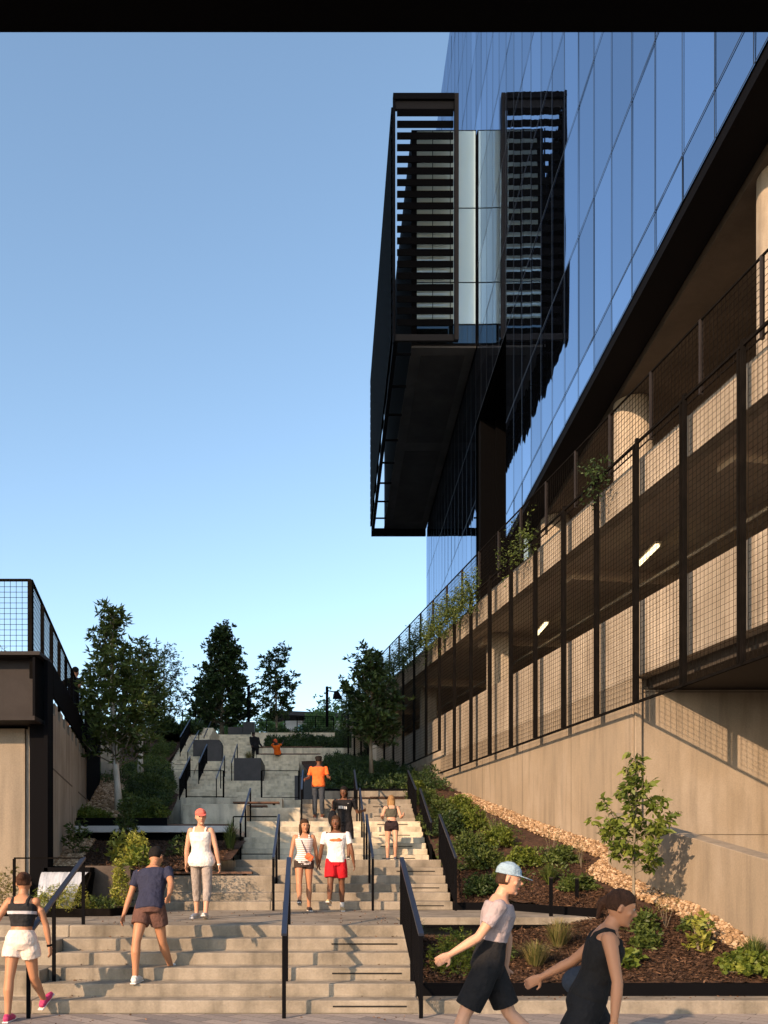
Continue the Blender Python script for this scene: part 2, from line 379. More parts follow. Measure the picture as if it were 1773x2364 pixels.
bench(-2.33, -1.1, 23.0, H*22, 'lower of the two wooden bench boards left of the orange shirt')
bench(.45, 2.5, 26.12, H*24, 'dark bench board below the right bed, under the tree', .3)
bench(-3.1, 0.0, 43.4, 7.32, 'bench board the seated person in orange sits on')
bench(-3.2, .1, 44.15, 7.77, 'topmost bench board, behind the seated person in orange')

# ------------------------------------------------------------------ bed edgings, planters
def thing(mb, name, mat, label, cat, group=None, **k):
    c = [sum(v[i] for v in mb.v)/len(mb.v) for i in range(3)]
    mb.xf(Matrix.Translation((-c[0], -c[1], -c[2]))); o = mb.build(name, mat, **k); o.location = c
    return tag(o, label, cat, group)
thing(MB().box(1.132, 12, 9.92, 10.27, -.05, .1524), 'concrete_kerb', S, 'long concrete kerb along the pavement under the right planting bed', 'kerb', bevel=.016)
thing(MB().box(1.15, 12, 10.272, 10.33, .1, .30), 'steel_edging', M['black'], 'black steel edging on the kerb holding the lower right bed', 'edging', 'black steel bed edgings')
e = MB(); pts = [(1.9, 15.5, .92), (3.33, 15.44, .92), (4.25, 13.15, .92)]
for a, b in zip(pts, pts[1:]): e.bar(Vector(a)+Vector((0,0,.06)), Vector(b)+Vector((0,0,.06)), .03, .14)
thing(e, 'steel_edging', M['black'], 'black steel edging bending round the end of the landing slab', 'edging', 'black steel bed edgings')
sp = empty('steel_sign_panel', (2.6, 13.5, .6), 'dark steel panel under the landing slab lettered PLEASE CURB YOUR DOG', 'sign')
part(MB().box(1.16, 4.4, 13.46, 13.49, .3, .79), 'panel', M['patina'], sp)
part(MB().box(1.14, 4.3, 13.22, 13.44, .76, .797), 'shadow_gap', M['black'], sp)
mk = MB(); s0 = 13.455
def stroke(mb, x1, y1, x2, y2, w=.012):
    a = px(x1, y1, s0); b = px(x2, y2, s0); mb.bar(a, b, w, .004, up=(0, 1, 0))
k = 1659/70.0
def sx(u): return 1180+u/k
def sy(v): return 2130+v/k
for a in ((445,430,445,560),(445,560,530,625),(550,630,550,455),(425,825,700,605)): stroke(mk, sx(a[0]), sy(a[1]), sx(a[2]), sy(a[3]), .011)
part(mk, 'emblem', M['lpale'], sp)
def text(body, size, loc, mat, parent=None, name='lettering', rot=(90, 0, 0), align='LEFT', ext=.001):
    cu = bpy.data.curves.new(name, 'FONT'); cu.body = body; cu.size = size; cu.extrude = ext; cu.align_x = align
    o = bpy.data.objects.new(name, cu); COL.objects.link(o)
    bpy.context.view_layer.update()
    me = bpy.data.meshes.new_from_object(o.evaluated_get(bpy.context.evaluated_depsgraph_get()))
    bpy.data.objects.remove(o); o = bpy.data.objects.new(name, me); COL.objects.link(o)
    me.materials.clear(); me.materials.append(mat)
    o.location = loc; o.rotation_euler = [R(a) for a in rot]
    if parent: o.parent = parent; o.location = Vector(loc)-parent.location
    return o
text('PLEASE CURB', .026, px(1203.5, 2164.6, 13.452), M['lpale'], sp)
text('YOUR DOG', .026, px(1207.5, 2167.7, 13.452), M['lpale'], sp)

thing(MB().box(-5.9, -3.45, 19.44, 19.5, 2.55, 2.79), 'steel_edging', M['black'], 'wide black steel edging above the white slab on the left', 'edging', 'black steel bed edgings')
thing(MB().box(-5.95, -1.96, 19.1, 22.9, 2.45, 2.595), 'concrete_slab', M['lpale'], 'long pale cantilevered slab seat over the lower left bed', 'slab', bevel=.01)
thing(MB().box(-5.9, -1.97, 19.4, 19.44, 1.9, 2.449), 'slab_shade_plate', M['black'], 'black plate standing in for the shade beneath the pale slab seat', 'panel')  # black plate put in for the shadow gap under the slab
thing(MB().box(.1, 2.72, 26.6, 26.66, 4.0, 4.1), 'steel_edging', M['black'], 'black steel edging on the seat wall under the right tree', 'edging', 'black steel bed edgings')
# lower left water feature
wf = empty('water_feature', (-4.4, 14.5, .9), 'black steel water wall with a pale sheet of falling water', 'fountain')
part(MB().box(-9, -3.98, 14.58, 14.62, .9, 1.70), 'back_panel', M['black'], wf)
part(MB().box(-3.977, -3.2, 14.575, 14.615, .9, 1.705), 'side_panel', M['patina'], wf)
part(MB().box(-4.62, -3.80, 14.3, 14.57, 1.58, 1.68), 'spout_lip', M['black'], wf, bevel=.01)
ws = MB(); nn = 10; cc = 26
prof = [(14.30-.30*math.sin(t/nn*1.35), 1.60-.68*(t/nn)**1.5) for t in range(nn+1)]
for j in range(nn+1):
    for i in range(cc+1):
        f = i/cc; xr_ = -3.83-.22*(j/nn); X = -4.6+(xr_+4.6)*f
        ws.v.append((X, prof[j][0]+.006*math.sin(i*2.3)+random.uniform(-.003, .003), prof[j][1]))
for j in range(nn):
    for i in range(cc): a = j*(cc+1)+i; ws.f.append((a, a+1, a+cc+2, a+cc+1))
m_, n_, b_ = mat_new('falling_water'); M['water'] = noisy('falling_water_sheet', (.30, .33, .37), (.62, .65, .70), 1.0, .25, .1, stretch=(16, 2, .5), spec=.6)
part(ws, 'water_sheet', M['water'], wf, smooth=True)
sd = MB()
for i in range(9): y_ = 14.30+.03*i; sd.bar((-3.79, y_, 1.6), (-3.93+.01*i, y_-.28+.02*i, .95), .012, .006)
part(sd, 'side_chute', M['bronze'], wf)
# small front planter with edging
pe = MB(); pts = [(-8, 13.5, .95), (-3.28, 13.5, .95), (-2.82, 14.6, .95)]
for a, b in zip(pts, pts[1:]): pe.bar((a[0], a[1], .97), (b[0], b[1], .97), .03, .13)
thing(pe, 'steel_edging', M['bronze'], 'brown steel edging of the small bed on the landing', 'edging', 'black steel bed edgings')
struct(MB().prism([(-8, 13.5), (-3.28, 13.5), (-2.85, 14.57), (-8, 14.57)], .9, .985), 'planting_ground', M['mulch'])

def planter_box(x0, x1, y0, y1, z0, z1, lab):
    o = empty('planter_box', ((x0+x1)/2, (y0+y1)/2, z0), lab, 'planter', 'dark steel planter boxes on the upper stairs')
    b = MB().box(x0, x1, y0, y0+.02, z0, z1).box(x0, x1, y1-.02, y1, z0, z1).box(x0, x0+.02, y0+.02, y1-.02, z0, z1).box(x1-.02, x1, y0+.02, y1-.02, z0, z1)
    part(b, 'side_panel', M['planter'], o)
    part(MB().box(x0+.021, x1-.021, y0+.021, y1-.021, z0, z1-.05), 'soil', M['soil'], o)
    return o
pA = planter_box(-3.8, -2.62, 38.0, 40.8, 5.487, 6.48, 'square dark planter box with dry grasses beside the standing person in black')
planter_box(-6.35, -5.05, 43.2, 44.6, 6.86, 8.05, 'tall dark planter box beside the upper left handrails')
planter_box(-5.75, -4.85, 42.4, 43.19, 6.86, 7.75, 'lower dark planter box stepping down in front of the tall one')
planter_box(-5.6, -4.7, 52.4, 53.4, 9.6, 10.18, 'small dark planter box at the head of the stairs')
planter_box(-4.65, -4.0, 52.0, 52.9, 9.6, 10.42, 'upright dark planter box beside the slim pole')
planter_box(-.9, .1, 30.0, 31.2, H*24, 4.86, 'low dark planter box beside the person in the orange polo')

# ------------------------------------------------------------------ handrails
def rail(name, x, p0, p1, posts, lab, mesh=False, x1=None, wdt=.045):
    """p0,p1 (Y,z) ends of the sloped top bar; posts: (Y, zbase)"""
    x1 = x if x1 is None else x1
    fx = lambda Y: x+(x1-x)*(Y-p0[0])/(p1[0]-p0[0])
    o = empty(name, (x, posts[0][0], posts[0][1]), lab, 'handrail', 'black steel handrails along the stairs')
    zt = lambda Y: p0[1]+(p1[1]-p0[1])*min(1, max(0, (Y-p0[0])/(p1[0]-p0[0])))
    b = MB().bar((fx(p0[0]), p0[0]-.02, p0[1]), (fx(p1[0]), p1[0]+.02, p1[1]), wdt, .03)
    part(b, 'top_bar', M['rail'], o)
    for Y, zb in posts:
        part(MB().box(fx(Y)-.022, fx(Y)+.022, Y-.009, Y+.009, zb, zt(Y)-.015), 'post', M['black'], o)
    if mesh:
        s = MB(); L0, L1 = p0[0], p1[0]; base = lambda Y: zt(Y)-.80
        s.bar((fx(L0), L0, base(L0)), (fx(L1), L1, base(L1)), .02, .02)
        stp = .045
        n = int((L1-L0)/stp)
        hgt = .78
        for i in range(-int(hgt/stp), n):
            for sgn in (1, -1):
                # diagonal wires clipped to the sloped panel
                if sgn > 0: a0, h0 = i*stp, 0.0; a1, h1 = i*stp+hgt, hgt
                else: a0, h0 = i*stp+hgt, 0.0; a1, h1 = i*stp, hgt
                lo, hi = 0.0, 1.0; da = a1-a0
                for bound in ((0, 1), (L1-L0, -1)):
                    t = (bound[0]-a0)/da
                    if da*bound[1] > 0: lo = max(lo, t)
                    else: hi = min(hi, t)
                if hi-lo < .02: continue
                A = a0+da*lo; B = a0+da*hi
                s.bar((fx(L0+A), L0+A, base(L0+A)+h0+(h1-h0)*lo), (fx(L0+B), L0+B, base(L0+B)+h0+(h1-h0)*hi), .006, .006, up=(1, 0, 0))
        part(s, 'mesh_infill', M['black'], o)
    return o
rail('handrail', -.405, (9.61, .93), (11.54, 1.80), [(9.61, 0), (10.42, H*2), (11.54, H*6)], 'middle black handrail of the lowest flight', x1=-.42, wdt=.06)
rail('handrail', 1.115, (9.61, .93), (11.54, 1.80), [(9.61, 0), (10.42, H*2), (11.54, H*6)], 'mesh-filled black handrail on the right edge of the lowest flight', True, 1.08, .06)
o = rail('handrail', -3.24, (9.61, .93), (11.54, 1.80), [(9.61, 0), (10.42, H*2), (11.54, H*6)], 'black handrail on the left edge of the lowest flight with a rectangular end frame', x1=-3.16, wdt=.06)
fr = MB().bar((-4.08, 11.54, 1.80), (-3.16, 11.54, 1.80), .03, .02).bar((-4.08, 11.54, .9144), (-4.08, 11.54, 1.79), .03, .04); fr.bar((-4.06, 11.54, 1.02), (-3.18, 11.54, 1.02), .02, .02)
part(fr, 'end_frame', M['bronze'], o)
z6 = H*6; z12 = H*12; z19 = H*19; z24 = H*24
rail('handrail', -.83, (15.25, z6+.93), (17.3, z12+.90), [(15.25, z6), (16.3, z6+H*3), (17.3, z12)], 'left black handrail of the second flight, beside the striped top')
rail('handrail', .92, (15.25, z6+.93), (17.3, z12+.90), [(15.25, z6), (16.3, z6+H*3), (17.3, z12)], 'central black handrail of the second flight, right of the white tee')
rail('handrail', 2.38, (15.25, z6+.93), (17.3, z12+.90), [(15.25, z6), (16.3, z6+H*3), (17.3, z12)], 'mesh-filled handrail on the right edge of the second flight', True)
o = rail('handrail', -1.93, (20.9, z12+.93), (23.2, z19+.90), [(20.9, z12), (22.0, z12+H*3), (23.2, z19)], 'left handrail of the third flight with a rectangular frame', x1=-1.88)
part(MB().bar((-2.1, 20.86, 2.9), (-1.05, 20.86, 2.9), .03, .03).bar((-2.1, 20.86, z12), (-2.1, 20.86, 2.9), .03, .04).bar((-2.1, 20.86, 2.0), (-1.05, 20.86, 2.0), .02, .02), 'end_frame', M['bronze'], o)
rail('handrail', 1.05, (20.9, z12+.93), (23.2, z19+.90), [(20.9, z12), (22.0, z12+H*3), (23.2, z19)], 'central handrail of the third flight, beside the black tee')
rail('handrail', 2.67, (20.9, z12+.93), (23.2, z19+.90), [(20.9, z12), (22.0, z12+H*3), (23.2, z19)], 'mesh-filled handrail on the right edge of the third flight', True)
rail('handrail', -.52, (23.8, z19+.93), (25.6, z24+.90), [(23.8, z19), (25.6, z24)], 'left handrail of the fourth flight, left of the orange polo')
rail('handrail', 1.0, (23.8, z19+.93), (25.6, z24+.90), [(23.8, z19), (24.7, z19+H*3), (25.6, z24)], 'central handrail of the fourth flight')
rail('handrail', 2.62, (23.8, z19+.93), (25.9, z24+.92), [(23.8, z19), (25.9, z24)], 'mesh-filled handrail on the right edge of the fourth flight', True)
z36 = H*36
def rail_px(a, b, Y0, Y1, base, lab, mesh=False):
    A = px(a[0], a[1], Y0); B = px(b[0], b[1], Y1)
    return rail('handrail', A.x, (Y0, A.z), (Y1, B.z), [(Y0, A.z-base), ((Y0+Y1)/2, (A.z+B.z)/2-base), (Y1, B.z-base)], lab, mesh, B.x)
rail_px((499.5,1797.4), (518.4,1745), 34.6, 38.2, .92, 'handrail rising in the middle of the wide shaded flight')
rail_px((534.7,1761), (548,1718), 39.7, 42.8, .92, 'handrail left of the square planter box')
rail_px((458.8,1761), (477.8,1718), 37.5, 40.6, .92, 'mesh-filled handrail left of the stepped planter boxes', True)
rail_px((414.5,1798), (438.9,1746), 35, 39, .95, 'lowest mesh-filled handrail on the far left of the upper stairs', True)
rail_px((433.5,1736), (458.8,1687), 41, 45.5, .95, 'handrail between the two narrow upper left flights')
rail_px((416,1701.6), (439,1660), 42.5, 47, .95, 'highest mesh-filled handrail beside the left bed', True)
rail_px((471,1701.6), (486.8,1665), 46.5, 50.5, .95, 'handrail on the topmost flight under the maple')
rail_px((454,1678.5), (464.6,1658), 47.5, 51.5, .95, 'short far handrail near the top of the narrow flight')
def frame(x0, x1, ytop, ybase, Y, lab):
    a = px(x0, ytop, Y); b = px(x1, ybase, Y); o = empty('guard_frame', (a.x, Y, b.z), lab, 'railing', 'rectangular steel guard frames on the landing')
    for xx in (a.x, b.x): part(MB().box(xx-.025, xx+.025, Y-.012, Y+.012, b.z, a.z), 'post', M['bronze'], o)
    part(MB().box(a.x-.02, b.x+.02, Y-.01, Y+.01, a.z-.0, a.z+.02), 'top_bar', M['bronze'], o)
    part(MB().box(a.x+.026, b.x-.026, Y-.01, Y+.01, b.z+.04, b.z+.06), 'bottom_bar', M['bronze'], o)
frame(430, 516, 1780, 1843, 25.6, 'left rectangular guard frame on the shaded landing')
frame(604, 690, 1780, 1845, 25.6, 'right rectangular guard frame on the shaded landing')
# ================================================================== GARAGE
ga = empty('parking_garage', GP(16.6, .3, 0), 'tan concrete parking garage with open decks along the right side', 'building')
def gq(mb, Y0, Y1, o0, o1, z0, z1):
    a, b, c, d = GP(Y0, o0), GP(Y1, o0), GP(Y1, o1), GP(Y0, o1)
    p = [(d.x,d.y),(a.x,a.y),(b.x,b.y),(c.x,c.y)]
    # order ccw: along +Y on left side
    poly = [(a.x,a.y),(d.x,d.y),(c.x,c.y),(b.x,b.y)]
    return mb.prism(poly, z0, z1)
part(gq(MB(), 16.62, 45, .25, .55, 0, 5.30), 'retaining_wall', M['wall'], ga)
# corner pier and the wall that turns to face the stairs
cx = GP(16.62, .25).x
part(MB().prism([(cx-.0, 16.52), (cx+.14, 16.52), (cx+.14, 16.75), (cx+.04, 16.75)], 0, 5.29), 'corner_pier', M['wall'], ga, bevel=.02)
part(MB().box(cx+.142, 17.5, 16.6, 17.0, 0, 5.08), 'return_wall', M['wall'], ga)
part(MB().box(9.3, 9.6, 8.5, 16.59, 0, 5.09), 'shade_side_wall', M['deck'], ga)  # dark wall out of view, added to deepen shade under the overhang
jt = MB()
jt.box(cx+.15, 17, 16.594, 16.6, 2.30, 2.315).box(cx+.15, 17, 16.594, 16.6, 5.03, 5.05)
for Yj in (19.2, 21.9, 24.8): gq(jt, Yj, Yj+.012, .246, .25, 1.0, 5.25)
part(jt, 'wall_joint', M['joint'], ga)
part(gq(MB(), 6, 45, .25, .55, 5.31, 6.71), 'spandrel', M['gconc'], ga, bevel=.01)
part(gq(MB(), 6, 45, .25, .55, 8.71, 9.42), 'spandrel', M['gconc'], ga, bevel=.01)
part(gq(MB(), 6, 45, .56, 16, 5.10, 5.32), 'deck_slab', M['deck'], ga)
part(gq(MB(), 6, 45, .56, 16, 8.80, 9.40), 'ceiling_slab', M['interior'], ga)
part(gq(MB(), 44.7, 45, .56, 14, 3, 8.79), 'end_wall', M['interior'], ga)
part(gq(MB(), 6, 45, 14, 14.3, 5.33, 8.79), 'inner_wall', M['interior'], ga)
for Yb in np.arange(8.5, 44, 6.0):
    part(gq(MB(), Yb, Yb+.45, .9, 14, 8.55, 8.799), 'ceiling_beam', M['interior'], ga)
for i, (Yc, off) in enumerate([(14.5, 5.5), (26.3, 1.3), (34.0, 1.4), (20.5, 6.0), (39.5, 1.5)]):
    p = GP(Yc, off)
    part(MB().box(p.x-.3, p.x+.3, p.y-.3, p.y+.3, 5.33, 8.79), 'column', M['gconc'], ga, bevel=.02)
pp = MB()
for off, zz in ((2.2, 8.2), (3.3, 8.1)): pp.tube([GP(8, off, zz), GP(44, off, zz)], .04, 6)
part(pp, 'sprinkler_pipe', M['gconc'], ga, smooth=True)
m_, n_, b_ = mat_new('lamp_tube'); b_.inputs['Emission Color'].default_value = (1, .8, .45, 1); b_.inputs['Emission Strength'].default_value = 1.3; M['tube'] = m_
for (x_, y_, Y_, lab) in ((1495, 1282, 18.8, 'lit strip light under the garage ceiling, nearest the corner'), (1250, 1452, 24.6, 'lit strip light under the garage ceiling, farther up the stairs')):
    p = px(x_, y_, Y_); z_ = p.z
    o = empty('strip_light', p, lab, 'ceiling light', 'strip lights in the garage')
    d = Vector((-.02, -1, 0)).normalized()*.6
    part(MB().bar(p-d*1.05+Vector((0,0,.05)), p+d*1.05+Vector((0,0,.05)), .16, .04), 'housing', M['gconc'], o)
    part(MB().bar(p-d, p+d, .09, .05), 'diffuser', M['tube'], o)
# fence / screen panels
LB = 1.503*math.hypot(1, .165); ang = math.atan2(1, -.165)
def grid_panel(mb, L, z0, z1, x0=.07, stepx=.1, stepz=.1, t=.0055, y=0.):
    n = int((L-x0*2)/stepx)
    for i in range(n+1):
        x = x0+(L-2*x0)*i/n; mb.box(x-t/2, x+t/2, y-t/2, y+t/2, z0, z1)
    n = int((z1-z0)/stepz)
    for i in range(n+1):
        z = z0+(z1-z0)*i/n; mb.box(x0, L-x0, y-t/2-t, y-t/2, z-t/2, z+t/2)
    return mb
scr = empty('mesh_screen', GP(10.0, 0, 0), 'tall dark steel mesh screen of framed panels hung on the garage front', 'screen')
def screen_mesh(z0, z1):
    f = MB().box(.0, LB-.0, -.02, .02, z0, z0+.045).box(.0, LB, -.02, .02, z1-.045, z1)
    f.box(.085, .115, -.03, .03, z0+.046, z1-.046)
    gmb = grid_panel(MB(), LB, z0+.05, z1-.05, .12, t=.0055)
    p = MB().box(-.03, -.006, -.03, .03, z0+.0, z1+.06).box(.006, .03, -.03, .03, z0, z1+.06)
    return [('panel_frame', f.mesh('panel_frame'), M['bronze']), ('post', p.mesh('post'), M['bronze']), ('wire_grid', gmb.mesh('wire_grid'), M['wire'])]
lowm = screen_mesh(4.71, 9.54); upm = screen_mesh(5.46, 9.54)
for nm, me, mt in lowm+upm: me.materials.append(mt)
for kx in range(23):
    Y0 = 10.0+1.503*kx
    for nm, me, mt in (lowm if Y0 < 28.0 else upm):
        o = bpy.data.objects.new(nm, me); COL.objects.link(o); o.parent = scr
        o.location = GP(Y0)-GP(10.0); o.rotation_euler = (0, 0, ang)
# roof fence
fe = empty('roof_fence', GP(7.5, .17, 9.5), 'slim dark mesh fence along the garage roof edge', 'fence')
fm = grid_panel(MB().box(0, LB, -.015, .015, 1.22, 1.25).box(0, LB, -.012, .012, .03, .05), LB, .05, 1.22, .03, t=.006).mesh('fence_panel'); fm.materials.append(M['bronze'])
fp_ = MB().box(-.02, .02, -.03, .03, 0, 1.24).mesh('post'); fp_.materials.append(M['lbeam'])
for kx in range(25):
    Y0 = 8.3+1.503*kx
    for nm, me in (('fence_panel', fm), ('post', fp_)):
        o = bpy.data.objects.new(nm, me); COL.objects.link(o); o.parent = fe
        o.location = GP(Y0, .17)-GP(7.5, .17); o.rotation_euler = (0, 0, ang)

# low parapet wall on the right
A = (5.42, 16.34); B = (5.78, 9.6)
def ramp_wall():
    mb = MB(); n = 1
    dx, dy = B[0]-A[0], B[1]-A[1]; L = math.hypot(dx, dy); nx, ny = -dy/L, dx/L   # normal toward +x
    nx, ny = abs(nx)*.3, .016
    zt = lambda y: 2.68-(16.2-y)*.177
    poly = [(B[0], B[1]), (B[0]+nx, B[1]+ny), (A[0]+nx, A[1]+ny), (A[0], A[1])]
    return mb.prism(poly, 0, [zt(B[1]), zt(B[1]), zt(A[1]), zt(A[1])])
thing(ramp_wall(), 'parapet_wall', M['wall'], 'low smooth concrete parapet with sloping top behind the small tree', 'wall', bevel=.012)

# ================================================================== TOWER
tw = empty('glass_tower', FP(13.17, .5, 15.2), 'tall blue glass office tower overhanging the garage', 'building')
YS = [13.17+1.5*i for i in range(35)] + [66.0]
ZS = [15.27, 16.2]+[16.2+3.78*i for i in range(1, 10)]+[52.7]
panes = []
for i in range(len(YS)-1):
    for j in range(-2, len(ZS)-1):
        if j < 0:
            z0, z1 = ((9.3, 12.3), (12.3, 15.27))[j+2]
            if YS[i] < 42.6: continue
        else: z0, z1 = ZS[j], ZS[j+1]
        if 35.0 < YS[i]+.1 < 42.5 and z0 < 23.5: continue
        panes.append((YS[i], YS[i+1], z0, z1))
def seen(p):
    Y = p[0]+.75; y = HY-(p[2]-EYE)*KF/Y
    return (0 if y > 75 else 1, Y)
panes.sort(key=seen)
rest = []
for k_, (ya, yb, za, zb) in enumerate(panes):
    t1, t2 = random.gauss(0, .003), random.gauss(0, .003)
    q = [FP(ya, t1, za), FP(yb, -t1, za), FP(yb, -t1+t2, zb), FP(ya, t1+t2, zb)]
    q = [q[0], q[3], q[2], q[1]]
    if k_ < 100: part(MB().quad(*q), 'window_pane', M['glass'], tw)
    else: rest += q
rm = MB()
for i in range(0, len(rest), 4): rm.quad(*rest[i:i+4])
o = part(rm, 'window_panes', M['glass'], tw); o['kind'] = 'stuff'
mu = MB(); w_ = .018
for ya, yb, za, zb in panes:
    a, b = FP(ya, -.015, za), FP(ya, -.015, zb)
    mu.quad(a+Vector((0,-w_,0)), b+Vector((0,-w_,0)), b+Vector((0,w_,0)), a+Vector((0,w_,0)))
    a, b = FP(ya, -.017, za), FP(yb, -.017, za)
    mu.quad(a+Vector((0,0,-w_)), a+Vector((0,0,w_)), b+Vector((0,0,w_)), b+Vector((0,0,-w_)))
part(mu, 'mullion', M['mull'], tw)
cb = MB(); cb.prism([tuple(FP(12.8,.12)[:2]), tuple(FP(12.8,30)[:2]), tuple(FP(65.95,30)[:2]), tuple(FP(65.95,.12)[:2])], 23.7, 52.6)
cb.prism([tuple(FP(12.8,.12)[:2]), tuple(FP(12.8,30)[:2]), tuple(FP(35.1,30)[:2]), tuple(FP(35.1,.12)[:2])], 15.28, 23.69)
cb.prism([tuple(FP(42.6,.12)[:2]), tuple(FP(42.6,30)[:2]), tuple(FP(65.95,30)[:2]), tuple(FP(65.95,.12)[:2])], 4, 23.69)
cb.prism([tuple(FP(35.11,3)[:2]), tuple(FP(35.11,30)[:2]), tuple(FP(42.59,30)[:2]), tuple(FP(42.59,3)[:2])], 9.4, 23.69)
part(cb, 'tower_core', M['portal'], tw)
rc = MB(); rc.box(FP(38,1.2).x, FP(38,1.32).x, 37.0, 37.8, 9.5, 23)
part(rc, 'recess_glazing', M['palegl'], tw)
part(MB().box(FP(38,1.2).x-.3, FP(38,3).x, 42.3, 42.58, 9.5, 23.6), 'recess_wall', M['portal'], tw)
sf = MB(); sf.prism([tuple(FP(2,.02)[:2]), tuple(FP(2,.85)[:2]), tuple(FP(35.1,.85)[:2]), tuple(FP(35.1,.02)[:2])], 15.0, 15.26)
part(sf, 'fascia', M['black'], tw)
sf = MB(); sf.prism([tuple(FP(2,.86)[:2]), tuple(FP(2,30)[:2]), tuple(FP(35.1,30)[:2]), tuple(FP(35.1,.86)[:2])], 14.8, 15.2)
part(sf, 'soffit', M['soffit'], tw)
for off in (4.0, 8.0): 
    part(MB().prism([tuple(FP(2,off)[:2]), tuple(FP(2,off+.12)[:2]), tuple(FP(35,off+.12)[:2]), tuple(FP(35,off)[:2])], 14.76, 14.799), 'soffit_joint', M['black'], tw)
for Yc in (16.4, 24.5, 32.6):
    part(MB().tube([(8.85, Yc, 9.3), (8.85, Yc, 14.79)], .54, 48), 'column', M['gconc'], tw, smooth=True)
part(MB().box(13.5, 13.9, 2, 45, 9.4, 14.79), 'lobby_wall', M['black'], tw)
# projecting bay with louvers
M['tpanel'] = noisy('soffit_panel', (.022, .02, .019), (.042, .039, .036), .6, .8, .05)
XB = lambda Y: .014*Y+2.95
ba = MB().prism([(XB(42.9)+.95, 42.9), (FP(42.9,-.03).x, 42.9), (FP(65.5,-.03).x, 65.5), (XB(65.5)+.95, 65.5)], 27.55, 38.2)
part(ba, 'bay_body', M['black'], tw)
bs = MB().prism([(XB(42.9)+.96, 42.95), (FP(42.9,-.04).x, 42.95), (FP(65.5,-.04).x, 65.89), (XB(65.4)+.96, 65.89)], 27.44, 27.549)
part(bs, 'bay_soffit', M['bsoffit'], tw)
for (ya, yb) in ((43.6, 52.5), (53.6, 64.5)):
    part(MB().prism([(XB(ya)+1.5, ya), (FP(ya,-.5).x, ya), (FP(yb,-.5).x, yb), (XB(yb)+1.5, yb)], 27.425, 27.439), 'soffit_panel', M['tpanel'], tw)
zz = [28.55, 30.62, 34.3, 38.15]; xx = [4.75, 5.55, 6.42, 7.68]
part(MB().box(4.77, 7.66, 42.86, 42.895, 27.62, 28.5), 'bay_window', M['darkgl'], tw)
for i in range(3):
    for j in range(3):
        part(MB().box(xx[i]+.02, xx[i+1]-.02, 42.86, 42.895, zz[j]+.03, zz[j+1]-.03), 'bay_window', M['palegl'] if True else M['darkgl'], tw)
fr = MB()
fr.box(XB(42)+.09, 6.47, 41.95, 42.1, 38.42, 38.8).box(6.48, 6.68, 41.85, 42.12, 27.2, 39.1).box(XB(42)+.09, 6.47, 41.95, 42.1, 27.2, 27.5)
M['tframe'] = flat('tower_frame', (.014, .013, .013), .7, spec=.1)
part(fr, 'louver_frame', M['tframe'], tw)
fr = MB().box(XB(42)-.03, 6.47, 41.84, 42.12, 38.81, 39.1).box(XB(42)-.03, XB(42)+.08, 41.88, 42.12, 27.1, 38.8)
part(fr, 'louver_frame', M['black'], tw)
lf = MB()
for i in range(19):
    z = 27.9+i*.565
    lf.hexa([(XB(42)+.17, 41.92, z), (6.43, 41.92, z), (6.43, 42.05, z+.06), (XB(42)+.17, 42.05, z+.06), (XB(42)+.17, 41.92, z+.32), (6.43, 41.92, z+.32), (6.43, 42.05, z+.38), (XB(42)+.17, 42.05, z+.38)])
part(lf, 'louver_blades', M['portal'], tw)
ls = MB()
for i in range(20):
    z = 27.6+i*.565
    a0, a1 = XB(42.2), XB(65.9)
    ls.hexa([(a0-.10, 42.2, z), (a0, 42.2, z+.04), (a1, 65.9, z+.04), (a1-.10, 65.9, z), (a0-.10, 42.2, z+.36), (a0, 42.2, z+.40), (a1, 65.9, z+.40), (a1-.10, 65.9, z+.36)])
for Yp in np.arange(42.6, 66, 2.9): ls.box(XB(Yp)+.01, XB(Yp)+.09, Yp, Yp+.1, 27.3, 38.9)
part(ls, 'louver_blades', M['portal'], tw)
bf = MB()
for Ya, Yb in ((42.1, 65.9),):
    bf.hexa([(XB(Ya), Ya, 27.1), (XB(Ya)+.2, Ya, 27.1), (XB(Yb)+.2, Yb, 27.1), (XB(Yb), Yb, 27.1), (XB(Ya), Ya, 27.35), (XB(Ya)+.2, Ya, 27.35), (XB(Yb)+.2, Yb, 27.35), (XB(Yb), Yb, 27.35)])
bf.box(XB(65.9), FP(65.9,-.05).x, 65.9, 66.15, 26.95, 27.5).box(XB(65.9), XB(65.9)+.2, 65.9, 66.1, 27.5, 39)
for Yp in np.arange(43.2, 66, 2.9): bf.box(XB(Yp)+.2, XB(Yp)+.96, Yp, Yp+.08, 27.25, 27.35)
part(bf, 'bay_frame', M['black'], tw)

# ================================================================== LEFT WALL AND BRIDGE
lw = empty('terrace_wall', (XW3(14.5)-.3, 14.6, 0), 'tall board-marked concrete terrace wall on the left with a notched top', 'wall')
def lq(mb, Y0, Y1, o0, o1, z0, z1):     # o to the left of the plane
    return mb.prism([(XW3(Y0)-o1, Y0), (XW3(Y0)-o0, Y0), (XW3(Y1)-o0, Y1), (XW3(Y1)-o1, Y1)], z0, z1)
part(lq(MB(), 14.66, 26.2, 0, .35, 0, 4.4), 'wall_body', M['gconc'], lw)
nt_ = MB()
for i in range(14): lq(nt_, 14.75+i*.82, 14.75+i*.82+.42, 0, .35, 4.401, 4.62)
part(nt_, 'notched_coping', M['gconc'], lw)
jl = MB(); lq(jl, 14.8, 18.6, -.004, 0, 3.40, 3.43); lq(jl, 20.0, 22.0, -.004, 0, 3.40, 3.43); lq(jl, 18.7, 18.72, -.004, 0, 2.4, 3.0)
part(jl, 'wall_joint', M['joint'], lw)
fw = empty('bridge_abutment', (-6.5, 14.4, 0), 'sunlit smooth concrete abutment under the steel bridge beam', 'wall')
